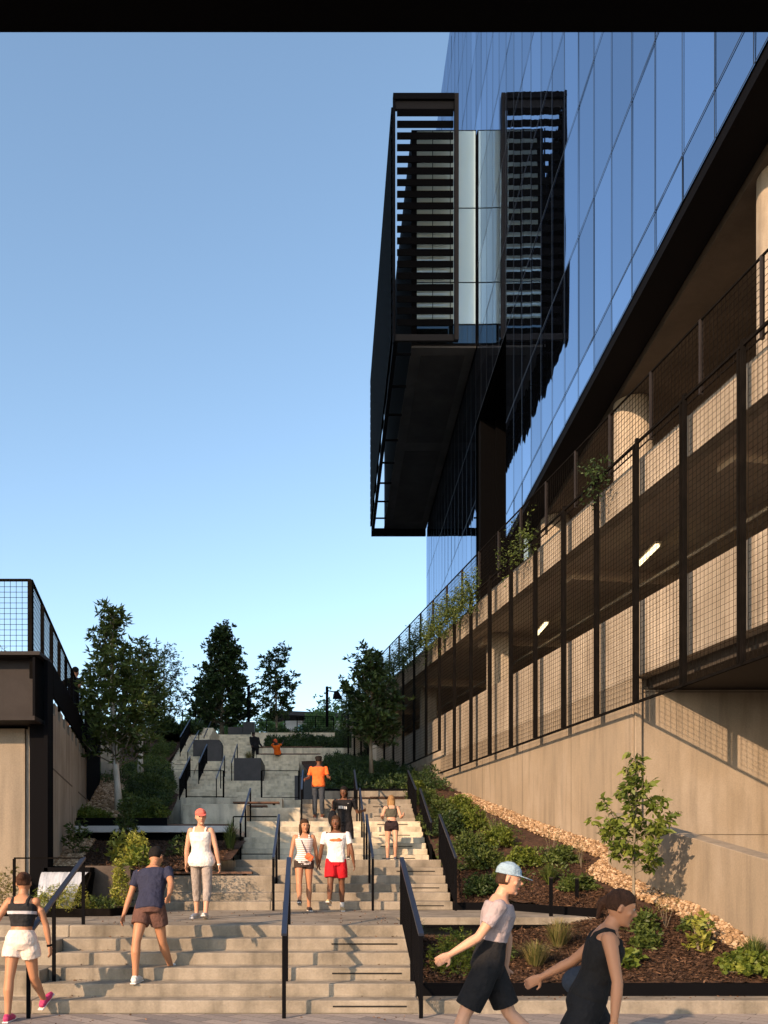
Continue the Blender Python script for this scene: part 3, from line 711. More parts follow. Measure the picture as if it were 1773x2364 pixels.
part(MB().box(-12, -4.95, 14.5, 14.9, .9, 4.0), 'abutment_face', M['wall'], fw)
part(MB().box(-4.949, -4.84, 14.56, 14.9, .9, 4.0), 'abutment_return', M['gconc'], fw)
bb = empty('steel_bridge', (-6.5, 14.3, 4), 'dark brown steel bridge beam on a black post beside the left wall', 'bridge')
X1 = (110-740)*14.3/2000
part(MB().box(-12, X1-.15, 14.25, 14.29, 4.12, 5.10), 'beam_web', M['lbeam'], bb)
part(MB().box(-12, X1-.02, 13.95, 14.6, 5.101, 5.16), 'beam_flange', M['lbeam'], bb)
part(MB().box(-12, X1-.1, 13.95, 14.6, 4.05, 4.119), 'beam_flange', M['lbeam'], bb)
part(MB().box(X1-.32, X1-.02, 14.36, 14.66, .9, 4.049).box(X1-.06, X1+.0, 14.3, 14.6, .9, 5.1), 'post', M['black'], bb)
part(MB().box(X1-.15, X1-.11, 14.0, 14.55, 4.12, 5.1), 'stiffener', M['black'], bb)
part(MB().prism([(-16, 14.61), (XW3(14.61)-.36, 14.61), (XW3(27)-.36, 27), (-16, 27)], 4.3, 5.12), 'deck', M['black'], bb)
lf_ = empty('mesh_fence', (-4.8, 14.2, 5.16), 'dark mesh guard fence turning the corner on the left terrace', 'fence')
Xc = (72-740)*14.1/2000
gp = grid_panel(MB(), 3.0, .03, 1.17, .05, .095, .085, .0065); gp.box(0, 3.0, -.02, .02, 1.18, 1.21).box(2.95, 3.02, -.03, .03, 0, 1.18)
gp.xf(Matrix.Translation((Xc-3.0, 14.1, 5.16))); part(gp, 'front_panel', M['bronze'], lf_)
dirv = math.atan2(1, -.185); Lp = 1.3
sp_ = grid_panel(MB(), Lp, .03, 1.17, .03, .095, .085, .0065); sp_.box(0, Lp, -.02, .02, 1.18, 1.21).box(-.035, .035, -.03, .03, -.4, 1.18)
spm = sp_.mesh('side_panel'); spm.materials.append(M['bronze'])
for i in range(9):
    o = bpy.data.objects.new('side_panel', spm); COL.objects.link(o); o.parent = lf_
    Yp = 14.12+i*Lp*math.cos(math.atan(.185)); o.location = Vector((Xc-.185*(Yp-14.12), Yp, 5.16))-lf_.location; o.rotation_euler = (0, 0, dirv)
# dark lower screen hung outside the wall top
ds = MB()
for i in range(120):
    Y = 15.1+i*.092; ds.box(XW3(Y)+.02, XW3(Y)+.03, Y, Y+.035, 4.66, 5.2)
ds2 = empty('slat_screen', (XW3(15), 15, 4.6), 'dark slatted screen between the notched wall and the mesh fence', 'screen')
part(ds, 'slats', M['black'], ds2)
b2 = MB(); lq(b2, 15.0, 26.1, -.02, .0, 4.66, 4.70); lq(b2, 15.0, 26.1, -.015, .3, 5.121, 5.159); part(b2, 'rails', M['black'], ds2)
ff = MB()
for i in range(46): Y = 26.3; x = XW3(26.3)-.0; 
# tall black screen fence at the far end of the wall (goes down to the bed)
tsf = empty('slat_screen', (XW3(25.6), 25.6, 3.5), 'tall black slatted screen at the far end of the left wall', 'screen')
s_ = MB()
for i in range(60):
    Y = 21.6+i*.078; s_.box(XW3(Y)+.05, XW3(Y)+.06, Y, Y+.03, 3.4+.0*(Y-21), 5.9)
part(s_, 'slats', M['black'], tsf)
thing(MB().box(-7.0, -6.4, 27.6, 27.9, 3.5, 6.0), 'concrete_wall', M['wall'], 'pale wall end beyond the left screen, behind the white-trunked tree', 'wall')
# brick ledge and dark conifer behind the mesh corner
thing(MB().box(-8.5, -5.35, 15.6, 16.0, 5.12, 5.42).box(-8.5, -5.35, 15.55, 15.6, 5.36, 5.46), 'terrace_ledge', noisy('ledge', (.12,.08,.06), (.2,.14,.1), 6, .8, .1), 'low brown ledge behind the mesh fence corner', 'ledge', bevel=.01)

# ================================================================== PORTAL OVERHEAD + ADDED UNSEEN SHADE BLOCKERS
po = empty('portal_beam', (0, 1.1, 2.8), 'black steel beam crossing the top of the view', 'beam')
part(MB().box(-14, 14, .9, 1.2, 2.83, 3.36), 'beam_web', M['portal'], po)
thing(MB().box(-22, 10, -3.4, -3.0, 4.5, 6.3), 'shade_beam', M['black'], 'unseen black beam added behind the viewpoint to shade the portal beam', 'beam')  # out of view, added only to keep sun off the portal beam
ob = thing(MB().box(-50, -20, 2.6, 54, 0, 30).box(-32, -20.01, 11.5, 38, 30.01, 64), 'shade_block', M['gconc'], 'large unseen block added off to the left to shade the upper stairs', 'building')  # out of view, added and sized to shade stairs, garage end and bay

# ================================================================== FAR THINGS AT THE TOP
hs = empty('pavilion', (1, 75, 9.6), 'small white pavilion with a flat dark roof at the top of the hill', 'building')
a = px(655, 1700, 75); b = px(800, 1657, 75)
part(MB().box(a.x, b.x, 75, 80, 9.5, b.z-.25), 'wall', M['lpale'], hs)
part(MB().hexa([(a.x-1.2, 74.4, b.z+.2), (b.x+1, 74.4, b.z-.1), (b.x+1, 81, b.z-.1), (a.x-1.2, 81, b.z+.2), (a.x-1.2, 74.4, b.z+.55), (b.x+1, 74.4, b.z+.25), (b.x+1, 81, b.z+.25), (a.x-1.2, 81, b.z+.55)]), 'roof', M['planter'], hs)
wq = px(688, 1695, 74.97); part(MB().box(-1.8+.0+ (688-740)*75/2000+1.8, (735-740)*75/2000, 74.94, 74.99, 9.6, px(0, 1674, 75).z), 'window', M['darkgl'], hs)
def pole(x, y0, y1, Y, lab, lamp=False):
    a = px(x, y1, Y); b = px(x, y0, Y)
    o = empty('street_lamp' if lamp else 'pole', a, lab, 'lamp post' if lamp else 'pole')
    part(MB().tube([a, b], .09, 10), 'shaft', M['black'], o, smooth=True)
    if lamp:
        part(MB().bar(b+Vector((0,0,-.25)), b+Vector((.55,0,-.35)), .06, .06), 'arm', M['black'], o)
        part(MB().hexa([(b.x+.35,b.y-.2,b.z-.75),(b.x+.95,b.y-.2,b.z-.75),(b.x+.95,b.y+.2,b.z-.75),(b.x+.35,b.y+.2,b.z-.75),(b.x+.45,b.y-.15,b.z-.3),(b.x+.7,b.y-.15,b.z-.3),(b.x+.7,b.y+.15,b.z-.3),(b.x+.45,b.y+.15,b.z-.3)]), 'lamp_head', M['black'], o)
pole(755, 1585, 1690, 54, 'tall lamp post with a boxy lamp head near the right tree', True)
pole(574, 1583, 1697, 53, 'slim dark pole between the two dark trees')
def far_fence(x0, x1, yt, yb, Y, n, lab, grid=False):
    a = px(x0, yt, Y); b = px(x1, yb, Y); o = empty('far_fence', (a.x, Y, b.z), lab, 'fence')
    m1 = MB().box(a.x, b.x, Y-.02, Y+.02, a.z-.04, a.z)
    part(m1, 'top_rail', M['bronze'], o)
    for i in range(n+1): xx = a.x+(b.x-a.x)*i/n; part(MB().box(xx-.03, xx+.03, Y-.03, Y+.03, b.z, a.z-.041), 'post', M['bronze'], o)
    if grid:
        gm = MB(); k = int((b.x-a.x)/.16)
        for i in range(k): xx = a.x+(b.x-a.x)*i/k; gm.box(xx, xx+.015, Y-.01, Y+.0, b.z, a.z-.04)
        for i in range(8): zz_ = b.z+(a.z-b.z)*i/8; gm.box(a.x, b.x, Y-.025, Y-.012, zz_, zz_+.015)
        part(gm, 'wire_grid', M['bronze'], o)
far_fence(573, 700, 1662, 1697, 58, 3, 'wire fence along the hilltop behind the slim dark tree')
far_fence(686, 770, 1654, 1692, 55, 2, 'gridded fence in front of the white pavilion', True)
far_fence(360, 452, 1638, 1680, 53, 3, 'gridded fence on the hilltop behind the left bed', True)
far_fence(110, 260, 1575, 1640, 40, 3, 'thin mesh fence behind the person on the left terrace', True)
a = px(280, 1697, 50); b = px(452, 1680, 50)
thing(MB().box(a.x, b.x, 50, 50.5, 7.5, b.z), 'concrete_wall', M['gconc'], 'low concrete wall at the head of the left bed', 'wall')
wd = MB().prism([px(858,0,37)[:2], px(903,0,37)[:2], (px(903,0,37).x, 37.5), (px(858,0,37).x, 37.5)], 4, [px(0,1712,37).z, px(0,1745,37).z, px(0,1745,37).z, px(0,1712,37).z])
thing(wd, 'stair_cheek', M['gconc'], 'pale sloping stair cheek beneath the garage, right of the tree', 'wall')
# ================================================================== VEGETATION
def unit(v): return v/np.maximum(np.linalg.norm(v, axis=1, keepdims=True), 1e-9)
def leaf_verts(P, D, L, W, rng, roll=None):
    D = unit(D); n = len(P)
    U = unit(rng.normal(size=(n, 3))); A = unit(np.cross(D, U)); L = np.asarray(L).reshape(-1, 1)*np.ones((n, 1)); W = np.asarray(W).reshape(-1, 1)*np.ones((n, 1))
    B = np.cross(A, D)
    mid = P + D*L*.45 + B*L*.06
    return np.stack([P, mid+A*W*.5, P+D*L-B*L*.08, mid-A*W*.5], axis=1).reshape(-1, 3)
def rosettes(C, per, L, W, rng, up=.35, out=None, spread=.02):
    """whorls of leaves at centres C"""
    n = len(C); P = np.repeat(C, per, axis=0)+rng.normal(size=(n*per, 3))*spread
    D = rng.normal(size=(n*per, 3)); D[:, 2] = D[:, 2]*.6+up
    if out is not None: D = unit(D)+np.repeat(out, per, axis=0)*.5
    l = L*rng.uniform(.65, 1.2, n*per); v = leaf_verts(P, D, l, l*W, rng)
    tone = np.clip(np.repeat(rng.beta(2, 2.4, n), per)*.7+rng.uniform(0, .35, n*per), 0, 1)
    return v, tone
def tree(base, H_, R_, prof, label, leaf, lm, trunk_r=.05, trunk_m='bark', clear=.25, nb=60, csz=.16, per=7, L=.12, W=.38, dens=8, seed=1, lean=(0, 0), up=.3, white_to=0, gaps=.0, parent_group='trees on the stair slopes'):
    rng = np.random.default_rng(seed); rd = random.Random(seed)
    o = empty('tree', base, label, 'tree', parent_group)
    # trunk
    tp = []; tr = []
    for i in range(9):
        t = i/8; tp.append((lean[0]*t+math.sin(t*5+seed)*.012*H_*t, lean[1]*t+math.cos(t*4+seed)*.008*H_*t, H_*.97*t)); tr.append(trunk_r*(1-.85*t)+.004)
    tr[0] *= 1.35
    tm = MB().tube(tp, tr, 10)
    tip = lambda t: Vector(tp[min(8, int(t*8))]).lerp(Vector(tp[min(8, int(t*8)+1)]), t*8-int(t*8))
    C = []; O = []; br = MB()
    for b in range(nb):
        t = clear+(1-clear)*((b+.5)/nb)
        a = b*2.399+rd.uniform(-.4, .4); r = R_*prof(t)*rd.uniform(.75, 1.08)
        if rd.random() < gaps: r *= .45
        p0 = tip(max(.1, t-.07-.10*prof(t))); d = Vector((math.cos(a), math.sin(a), 0))
        p2 = Vector((p0.x, p0.y, 0))*1.0+d*r+Vector((0, 0, H_*t+rd.uniform(-.04, .04)*H_))
        p1 = p0.lerp(p2, .5)+Vector((0, 0, -.03*H_))
        br.tube([p0, p1, p2], [trunk_r*.28*(1-t*.6), trunk_r*.16, .004], 5, cap=False)
        k = max(2, int(dens*(.35+r/R_)))
        for _ in range(k):
            f = rd.uniform(.35, 1.05)**.7
            q = p0.lerp(p1, f*2) if f < .5 else p1.lerp(p2, (f-.5)*2)
            c = np.array(q)+rng.normal(size=3)*csz*np.array([1, 1, .62]); C.append(c); O.append(np.array(d)*.6)
    C = np.array(C); O = np.array(O)
    v, tn = rosettes(C, per, L, W, rng, up, O, .02)
    ob = tm.build('trunk', M[trunk_m], o, smooth=True)
    if white_to: pass
    br.build('limbs', M['bark'], o, smooth=True)
    np_mesh('crown', v, 4, M[leaf], o, tn)
    return o
egg = lambda t: max(.12, math.sin(math.pi*min(1, max(0, (t-.12)/.92)))**.7)
cone = lambda t: max(.06, (1.06-t)**.9*min(1, (t-.08)*6))
globe = lambda t: max(.08, math.sin(math.pi*min(1, max(0, (t-.05)/.95)))**.55)
tb = px(275, 1877, 21.0); tree(tb, 5.1, .95, lambda t: 1.0 if .38 < t < .62 else (.6 if t <= .38 else max(.22, (1.06-t)*1.9)), 'tall slender tree with a pale trunk on the left bed', 'leafm', None, .085, 'palebark', .36, 62, .13, 11, .19, .29, 10, 3, (-.28, 0), .25, gaps=.2)  # whole trunk in the pale bark tone
tb = px(324, 1785, 27.5); tree(tb, 4.1, .8, egg, 'smaller pale-trunked tree just behind the tall one on the left bed', 'leafm', None, .08, 'palebark', .36, 50, .13, 10, .19, .29, 10, 5, (.1, 0), .25, gaps=.1)
tb = px(380, 1690, 52); tree(tb, 5.4, 1.35, globe, 'airy small-leaved tree with fine grey branches behind the left bed', 'leafd', None, .06, 'bark', .25, 80, .2, 7, .13, .4, 11, 8, (0, 0), .6)
tb = px(512, 1697, 54); tree(tb, 6.9, 2.75, cone, 'dense dark conical maple at the head of the stairs', 'leafd', None, .12, 'bark', .17, 150, .2, 9, .22, .55, 18, 11, (0, 0), .1)
tb = px(638, 1705, 50); tree(tb, 5.4, 1.35, egg, 'open dark tree with clumped leaves right of the maple', 'leafd', None, .07, 'bark', .27, 38, .14, 10, .27, .36, 9, 14, (.0, 0), .2, gaps=.25)
tb = px(857, 1785, 29); tree(tb, 4.25, 1.02, lambda t: egg(t)*(1 if t < .75 else .75), 'broad-leaved tree standing against the dark garage screen', 'leafd', None, .06, 'bark', .33, 60, .14, 9, .2, .38, 11, 17, (-.05, 0), .2, gaps=.12)
# small sunlit sapling in front of the wall
tb = px(1463, 2100, 12.8)
tree(tb, 2.28, .54, lambda t: .95 if .5 < t < .72 else (.8 if t <= .5 else max(.15, (1.03-t)*2.2)), 'sunlit young tree with drooping leaves in front of the concrete wall', 'leafb', None, .022, 'bark', .38, 34, .05, 8, .125, .44, 7, 23, (.02, 0), -.5, gaps=.3)

def bush(name, p, R_, Hh, leaf, label, cat='shrub', n=90, per=7, L=.07, W=.4, seed=1, group=None, up=.4, stems=True):
    rng = np.random.default_rng(seed); o = empty(name, p, label, cat, group)
    t = rng.uniform(0, 1, n); a = rng.uniform(0, 6.28, n); rr = R_*np.sqrt(rng.uniform(.05, 1, n))*(1-.45*t)
    lump = 1+.3*np.sin(a*3+seed)*np.cos(t*4)
    C = np.stack([rr*np.cos(a)*lump, rr*np.sin(a)*lump, Hh*t*(.55+.45*rng.uniform(0, 1, n))+.02], 1)
    v, tn = rosettes(C, per, L, W, rng, up, None, .015)
    np_mesh('foliage', v, 4, M[leaf], o, tn)
    if stems:
        s = MB()
        for i in range(7):
            q = C[rng.integers(0, n)]; s.tube([(q[0]*.15, q[1]*.15, -.03), (q[0]*.6, q[1]*.6, q[2]*.6), tuple(q)], [.008, .006, .003], 4, cap=False)
        s.build('stems', M['bark'], o)
    return o
def tuft(name, p, R_, Hh, leaf, label, n=160, seed=1, group=None, cat='grass tuft', droop=.5):
    rng = np.random.default_rng(seed); o = empty(name, p, label, cat, group)
    a = rng.uniform(0, 6.28, n); l = Hh*rng.uniform(.6, 1.1, n); sp = rng.uniform(.1, 1, n)*R_
    b0 = np.stack([np.cos(a)*R_*.15*rng.uniform(0, 1, n), np.sin(a)*R_*.15*rng.uniform(0, 1, n), np.zeros(n)], 1)
    d = np.stack([np.cos(a), np.sin(a), np.zeros(n)], 1); s = np.stack([-np.sin(a), np.cos(a), np.zeros(n)], 1)*.004
    m1 = b0+d*(sp*.45)[:, None]+np.array([0, 0, 1])*(l*.7)[:, None]; tp = b0+d*sp[:, None]+np.array([0, 0, 1])*(l*(1-droop*sp/R_*.5))[:, None]
    v = np.concatenate([np.stack([b0-s, b0+s, m1+s, m1-s], 1), np.stack([m1-s, m1+s, tp+s*.2, tp-s*.2], 1)], 0).reshape(-1, 3)
    np_mesh('blades', v, 4, M[leaf], o, rng.uniform(0, 1, 2*n)); return o
PG = 'low plants in the beds'
def at(x, y, Y): return px(x, y, Y)
def zat(X, Y, f): return (X, Y, f(X, Y)-.02)
bush('shrub', at(300-12, 1990, 15.6), .34, .5, 'leafy', 'bright yellow-green broad-leaved plant in the lower left bed', n=70, L=.13, seed=31)
bush('shrub', at(318, 2002, 15.2), .24, .62, 'leafy', 'upright yellow-leaved plant right of the broad-leaved one in the lower left bed', n=120, L=.08, seed=32)
bush('shrub', at(325, 2010, 14.9), .3, .4, 'leafb', 'low bright green plant at the front edge of the lower left bed', n=60, L=.11, seed=33)
bush('shrub', at(180, 1968, 16.5), .3, .65, 'leafm', 'thin multi-stemmed shrub left of the yellow plants', n=50, L=.10, seed=34)
bush('shrub', at(292, 1925, 17.5), .26, .75, 'leafm', 'green shrub reaching up over the pale slab seat', n=90, L=.09, seed=35)
bush('shrub', at(420, 1985, 16.5), .4, .55, 'leafm', 'mid-green shrub behind the navy shirt in the lower left bed', n=90, L=.07, seed=36)
tuft('grass_tuft', at(532, 1975, 17.6), .3, .75, 'leafm', 'tall green grass tuft by the rectangular rail frame', 260, 37)
bush('shrub', at(150, 2106, 13.85), .5, .46, 'leafy', 'feathery yellow-green shrub in front of the falling water', n=420, L=.045, W=.25, seed=38, up=.7)
bush('shrub', at(110, 2108, 13.9), .38, .4, 'leafb', 'feathery green shrub left of the yellow feathery one', n=260, L=.045, W=.25, seed=39, up=.7)
bush('shrub', at(12, 2104, 13.9), .42, .72, 'grassy', 'dry reddish bushy plant at the left edge of the photo', n=220, L=.05, seed=40, up=.6)
bush('shrub', at(278, 2098, 14.2), .17, .95, 'leafy', 'narrow upright yellow plant by the pale seat end', n=150, L=.07, seed=41)
bush('shrub', at(232, 2104, 14.0), .33, .24, 'leafm', 'low green mat plant by the brown edging', n=110, L=.06, seed=42)
# right lower bed
RB = lambda x, Y: (x, Y, zr(x, Y)-.01)
bush('shrub', RB(1.72, 10.95), .42, .55, 'leafb', 'spreading yellow-green shrub spilling over the black kerb edging', n=520, L=.05, W=.3, seed=51, up=.35)
tuft('grass_tuft', RB(1.3, 12.4), .4, .5, 'leafd', 'dark green grass tuft under the landing slab', 240, 52)
bush('shrub', RB(2.45, 11.6), .22, .25, 'leafm', 'small green plant in the middle of the lower right bed', n=60, L=.07, seed=53)
tuft('grass_tuft', RB(2.75, 11.1), .42, .38, 'grassy', 'dry blond grass tuft in the lower right bed', 340, 54)
tuft('grass_tuft', RB(3.3, 12.0), .4, .45, 'grassy', 'taller dry grass tuft behind the blond one', 300, 55)
bush('shrub', RB(3.75, 11.0), .34, .22, 'leafb', 'broad-leaved groundcover plant left of the young tree', n=80, L=.10, W=.7, seed=56)
bush('shrub', RB(4.6, 12.3), .25, .32, 'leafm', 'round green plant at the foot of the young tree', n=90, L=.08, seed=57)
bush('shrub', RB(4.95, 11.3), .16, .5, 'leafy', 'thin yellowing plant with few leaves in the right bed', n=26, L=.11, W=.45, seed=58)
bush('shrub', RB(5.3, 10.65), .46, .24, 'leafb', 'low leafy patch of round leaves near the black kerb edging', n=230, L=.07, W=.9, seed=59)
tuft('grass_tuft', RB(5.45, 10.9), .35, .36, 'leafm', 'green grass tuft at the right edge of the photo', 260, 60)
bush('shrub', RB(5.2, 12.0), .3, .22, 'leafm', 'low green plant near the gravel strip at the right edge', n=90, L=.07, seed=61)
bush('shrub', RB(4.35, 11.6), .22, .3, 'leafm', 'green fern-like clump between the two dry grasses and the young tree', n=70, L=.09, seed=62)
# right middle bed (dense planting along the gravel)
k_ = 0
names = ['yellow-green feathery shrub', 'dark rounded shrub', 'bright broad-leaved shrub', 'mid-green bushy shrub', 'loose leafy shrub']
spots = [(2.95,15.9,.4,.5,'leafd',1,'beside the lowest post of the second flight rail'),(3.55,16.5,.34,.34,'leafm',3,'just above the end of the landing slab'),(4.5,15.2,.42,.35,'leafm',1,'left of the gravel at the foot of the parapet'),
 (3.3,17.6,.55,.6,'leafm',3,'right of the second flight mesh rail'),(4.05,17.3,.5,.5,'leafb',0,'in the middle of the sunlit right bed'),(3.25,19.0,.5,.65,'leafm',4,'beside the long landing, behind the mesh rail'),
 (3.95,19.2,.5,.6,'leafb',2,'next to the gravel strip halfway up'),(4.75,17.1,.4,.45,'leafm',2,'touching the gravel strip near the pier'),(3.1,21.0,.5,.8,'leafd',1,'at the foot of the third flight mesh rail'),
 (3.7,21.3,.55,.75,'leafb',4,'in front of the sunlit wall, third flight'),(3.2,23.0,.5,.7,'leafm',2,'beside the third flight mesh rail'),(3.8,23.6,.5,.6,'leafb',0,'against the sunlit wall, highest on the gravel'),
 (3.1,25.0,.45,.6,'leafm',3,'beside the fourth flight mesh rail'),(2.95,26.6,.4,.6,'leafb',0,'just right of the seat wall end')]
for (x, Y, r_, h_, lf_n, ni, where) in spots:
    k_ += 1
    bush('shrub', RB(x, Y), r_*.9, h_*.78, lf_n, names[ni]+' '+where, n=int(400*r_/.5), L=.07, W=.45, seed=70+k_, group=PG)
tuft('grass_tuft', RB(4.2, 15.9), .35, .4, 'leafm', 'fine grass tuft above the dark cap of the runner', 220, 95)

# ground cover stuff on the slopes
def cover(name, n, xr_, yr_, zf, leaf, L, W, label, h=.25, seed=1, per=6, up=.5, mask=None):
    rng = np.random.default_rng(seed)
    Y = rng.uniform(*yr_, n); X = np.array([rng.uniform(*xr_(y)) for y in Y])
    cl = np.sin(X*2.3+seed)*np.cos(Y*1.7+seed*2)+np.sin(X*5.1+Y*3.3)*.5
    keep = cl > (-.2 if mask is None else mask); X, Y, cl = X[keep], Y[keep], cl[keep]
    Z = np.array([zf(x, y) for x, y in zip(X, Y)])+h*rng.uniform(0, 1, len(X))*(.5+.5*np.clip(cl, 0, 1))
    v, tn = rosettes(np.stack([X, Y, Z], 1), per, L, W, rng, up, None, .03)
    o = np_mesh(name, v, 4, M[leaf], None, tn); tag(o, label, 'ground cover', kind='stuff'); return o
cover('ground_cover', 9000, lambda y: (XW3(y)+.9 if y < 26 else -8.5, float(np.interp(y, [19.5, 24.5, 35, 41, 46], [-3.6, -4.1, -6.1, -7.4, -7.5]))), (19.6, 46), zl, 'leafm', .10, .35, 'low green ground cover over the upper left bed', .45, 101, mask=-.35)
cover('ground_cover', 7000, lambda y: (XW3(y)+1.0 if y < 26 else -8.5, float(np.interp(y, [19.5, 24.5, 35, 41, 46], [-3.6, -4.1, -6.1, -7.4, -7.5]))), (19.6, 34), zl, 'leafd', .09, .3, 'dark feathery ground cover in the shaded left bed', .4, 102, mask=-.1)
cover('ground_cover', 11000, lambda y: ((.2 if y < 43 else 2.3), max(3.0, wallx(y)-.2)), (26.8, 48), zr, 'leafd', .12, .4, 'dark shrubby ground cover under the right tree', .65, 103, mask=-.5)
cover('ground_cover', 4500, lambda y: (-3.0, 2.6), (45.7, 51.5), lambda x, y: float(np.interp(y, [45.6, 51], [7.75, 9.3])), 'leafd', .15, .4, 'dark hedge planting above the seated person', .8, 104, mask=-.9)
cover('ground_cover', 1500, lambda y: (2.55+max(0,(18-y))*.3, wallx(y)-.9), (15.8, 27.5), zr, 'leafm', .08, .4, 'green ground cover between the shrubs of the sunlit right bed', .25, 105, mask=.0)
cover('hedge', 5000, lambda y: (-9.2, -6.6), (47, 50), lambda x, y: 9.0, 'leafd', .14, .45, 'dark clipped hedge below the hilltop fence', .9, 106, mask=-3)
cover('ground_cover', 1600, lambda y: (-5.6, -3.6), (19.55, 20.6), zl, 'leafb', .09, .35, 'bright ground cover behind the black edging', .28, 107, mask=-.6)
# bright far foliage beyond the crest
for i, (x, y, Y, r_, h_, lab) in enumerate([(455,1700,62,1.6,2.0,'pale sunlit foliage seen through the railings left of the maple trunk'),(500,1705,62,1.6,2.1,'pale sunlit foliage behind the maple trunk'),(545,1705,66,1.3,1.3,'low pale foliage between the maple and the slim pole'),
   (612,1702,66,1.1,1.9,'pale bush left of the white pavilion'),(640,1702,68,1.0,1.2,'small pale bush in front of the white pavilion corner'),(770,1700,60,2.3,3.2,'light green tree behind the lamp post'),(735,1702,58,1.6,1.9,'bushy green growth right of the white pavilion')]):
    bush('far_bush', px(x, y, Y), r_, h_, 'farleaf', lab, n=330, per=6, L=.22, W=.5, seed=200+i, stems=False)
bush('conifer', (-6.9, 17.5, 5.2), .9, .95, 'leafd', 'dark conifer top behind the mesh fence on the left terrace', 'tree', 300, 8, .14, .12, 211)
# vines on the garage roof edge
for i, (Y0, Y1, n, lab) in enumerate([(24.5, 29.5, 900, 'vine spilling over the garage edge at its thickest'), (29.5, 36, 900, 'trailing vine climbing the roof fence farther up the stairs'), (36, 43, 700, 'dark vine on the roof fence behind the tree'), (17.0, 17.8, 50, 'small vine on the roof fence near the sunlit column'), (20.5, 22.5, 90, 'wispy vine on the roof fence left of the small one')]):
    rng = np.random.default_rng(300+i); Y = rng.uniform(Y0, Y1, n)
    hump = (np.sin(Y*2.1)+1)*.5
    Z = 9.5+rng.normal(size=n)*.26+hump*.25*rng.uniform(-1, 1.6, n); off = rng.uniform(-.28, .05, n)
    P = np.array([tuple(GP(a, b, c)) for a, b, c in zip(Y, off, Z)]); c0 = P.mean(0)
    v, tn = rosettes(P-c0, 6, .08, .45, rng, -.1, None, .05)
    o = np_mesh('vine', v, 4, M['leafm' if i in (0, 4) else 'leafd'], None, tn); o.location = c0; tag(o, lab, 'vine', 'vines on the garage roof edge')
# plants in the square planter box
tuft('grass_tuft', (-3.2, 38.6, 6.42), .5, .5, 'grassy', 'dry grasses growing in the square planter box', 200, 221)

# gravel strips (instanced stones merged as one stuff mesh)
def stones(name, n, pos, r, label, seed):
    rng = np.random.default_rng(seed)
    ico = bmesh.new(); bmesh.ops.create_icosphere(ico, subdivisions=1, radius=1)
    V = np.array([v.co[:] for v in ico.verts]); F = np.array([[v.index for v in f.verts] for f in ico.faces]); ico.free()
    tri = V[F].reshape(-1, 3)
    out = []
    for i in range(n):
        p = pos(rng); s = r*rng.uniform(.55, 1.35)*np.array([1, rng.uniform(.6, 1), rng.uniform(.6, .9)])
        a = rng.uniform(0, 6.28); ca, sa = math.cos(a), math.sin(a); q = tri*s; tl = rng.uniform(-.3, .3)
        q = np.stack([q[:, 0]*ca-q[:, 1]*sa, q[:, 0]*sa+q[:, 1]*ca, q[:, 2]+q[:, 0]*tl], 1)+np.array(p); out.append(q)
    o = np_mesh(name, np.concatenate(out), 3, M['stone'], None, np.repeat(rng.uniform(0, 1, n), len(F)))
    tag(o, label, 'gravel', kind='stuff'); return o
def pr(rng):
    Y = rng.uniform(10.3, 26)**1; w = float(np.interp(Y, [10.3, 13, 16, 20, 26], [.26, .36, .46, .5, .4])); X = wallx(Y)-.0-w*rng.uniform(0, 1)
    return (X, Y, zr(X, Y)+rng.uniform(.02, .09))
stones('gravel', 8500, pr, .031, 'tan river gravel strip along the foot of the right wall', 1)
def pl(rng):
    Y = rng.uniform(19.7, 30); X = (XW3(Y) if Y < 26 else -7.0)+.05+rng.uniform(0, 1)*(1.0 if Y < 24 else .8)
    return (X, Y, zl(X, Y)+.05)
stones('gravel', 2200, pl, .075, 'tan river gravel along the foot of the left wall', 2)
def pll(rng):
    Y = rng.uniform(14.65, 19.2); X = XW3(Y)+.02+rng.uniform(0, 1)*.42; return (X, Y, zll(X, Y)+.03)
stones('gravel', 1100, pll, .05, 'strip of gravel beside the black post in the lower left bed', 3)
def chips(n, rngf, zf, seed, label):
    rng = np.random.default_rng(seed); Y = rng.uniform(*rngf[2:], n); X = np.array([rng.uniform(*rngf[0](y)) for y in Y])
    P = np.stack([X, Y, np.array([zf(a, b) for a, b in zip(X, Y)])+.018+rng.uniform(0, .02, n)], 1)
    D = rng.normal(size=(n, 3)); D[:, 2] *= .3
    v = leaf_verts(P, D, rng.uniform(.03, .1, n), rng.uniform(.008, .028, n), rng)
    o = np_mesh('mulch_chips', v, 4, M['chip'], None, rng.beta(1.6, 3, n)); tag(o, label, 'mulch', kind='stuff')
chips(22000, (lambda y: (1.2, wallx(y)-.3), None, 10.36, 13.3), zr, 5, 'loose bark mulch over the lower right bed')
chips(9000, (lambda y: (float(np.interp(y, [13.2, 15.4, 15.5, 21], [4.3, 3.4, 2.5, 2.8])), wallx(y)-.6), None, 13.3, 18), zr, 6, 'loose bark mulch over the sunlit right bed')
chips(9000, (lambda y: (XW3(y)+.4, -1.8), None, 14.65, 18.9), zll, 7, 'loose bark mulch over the lower left bed')

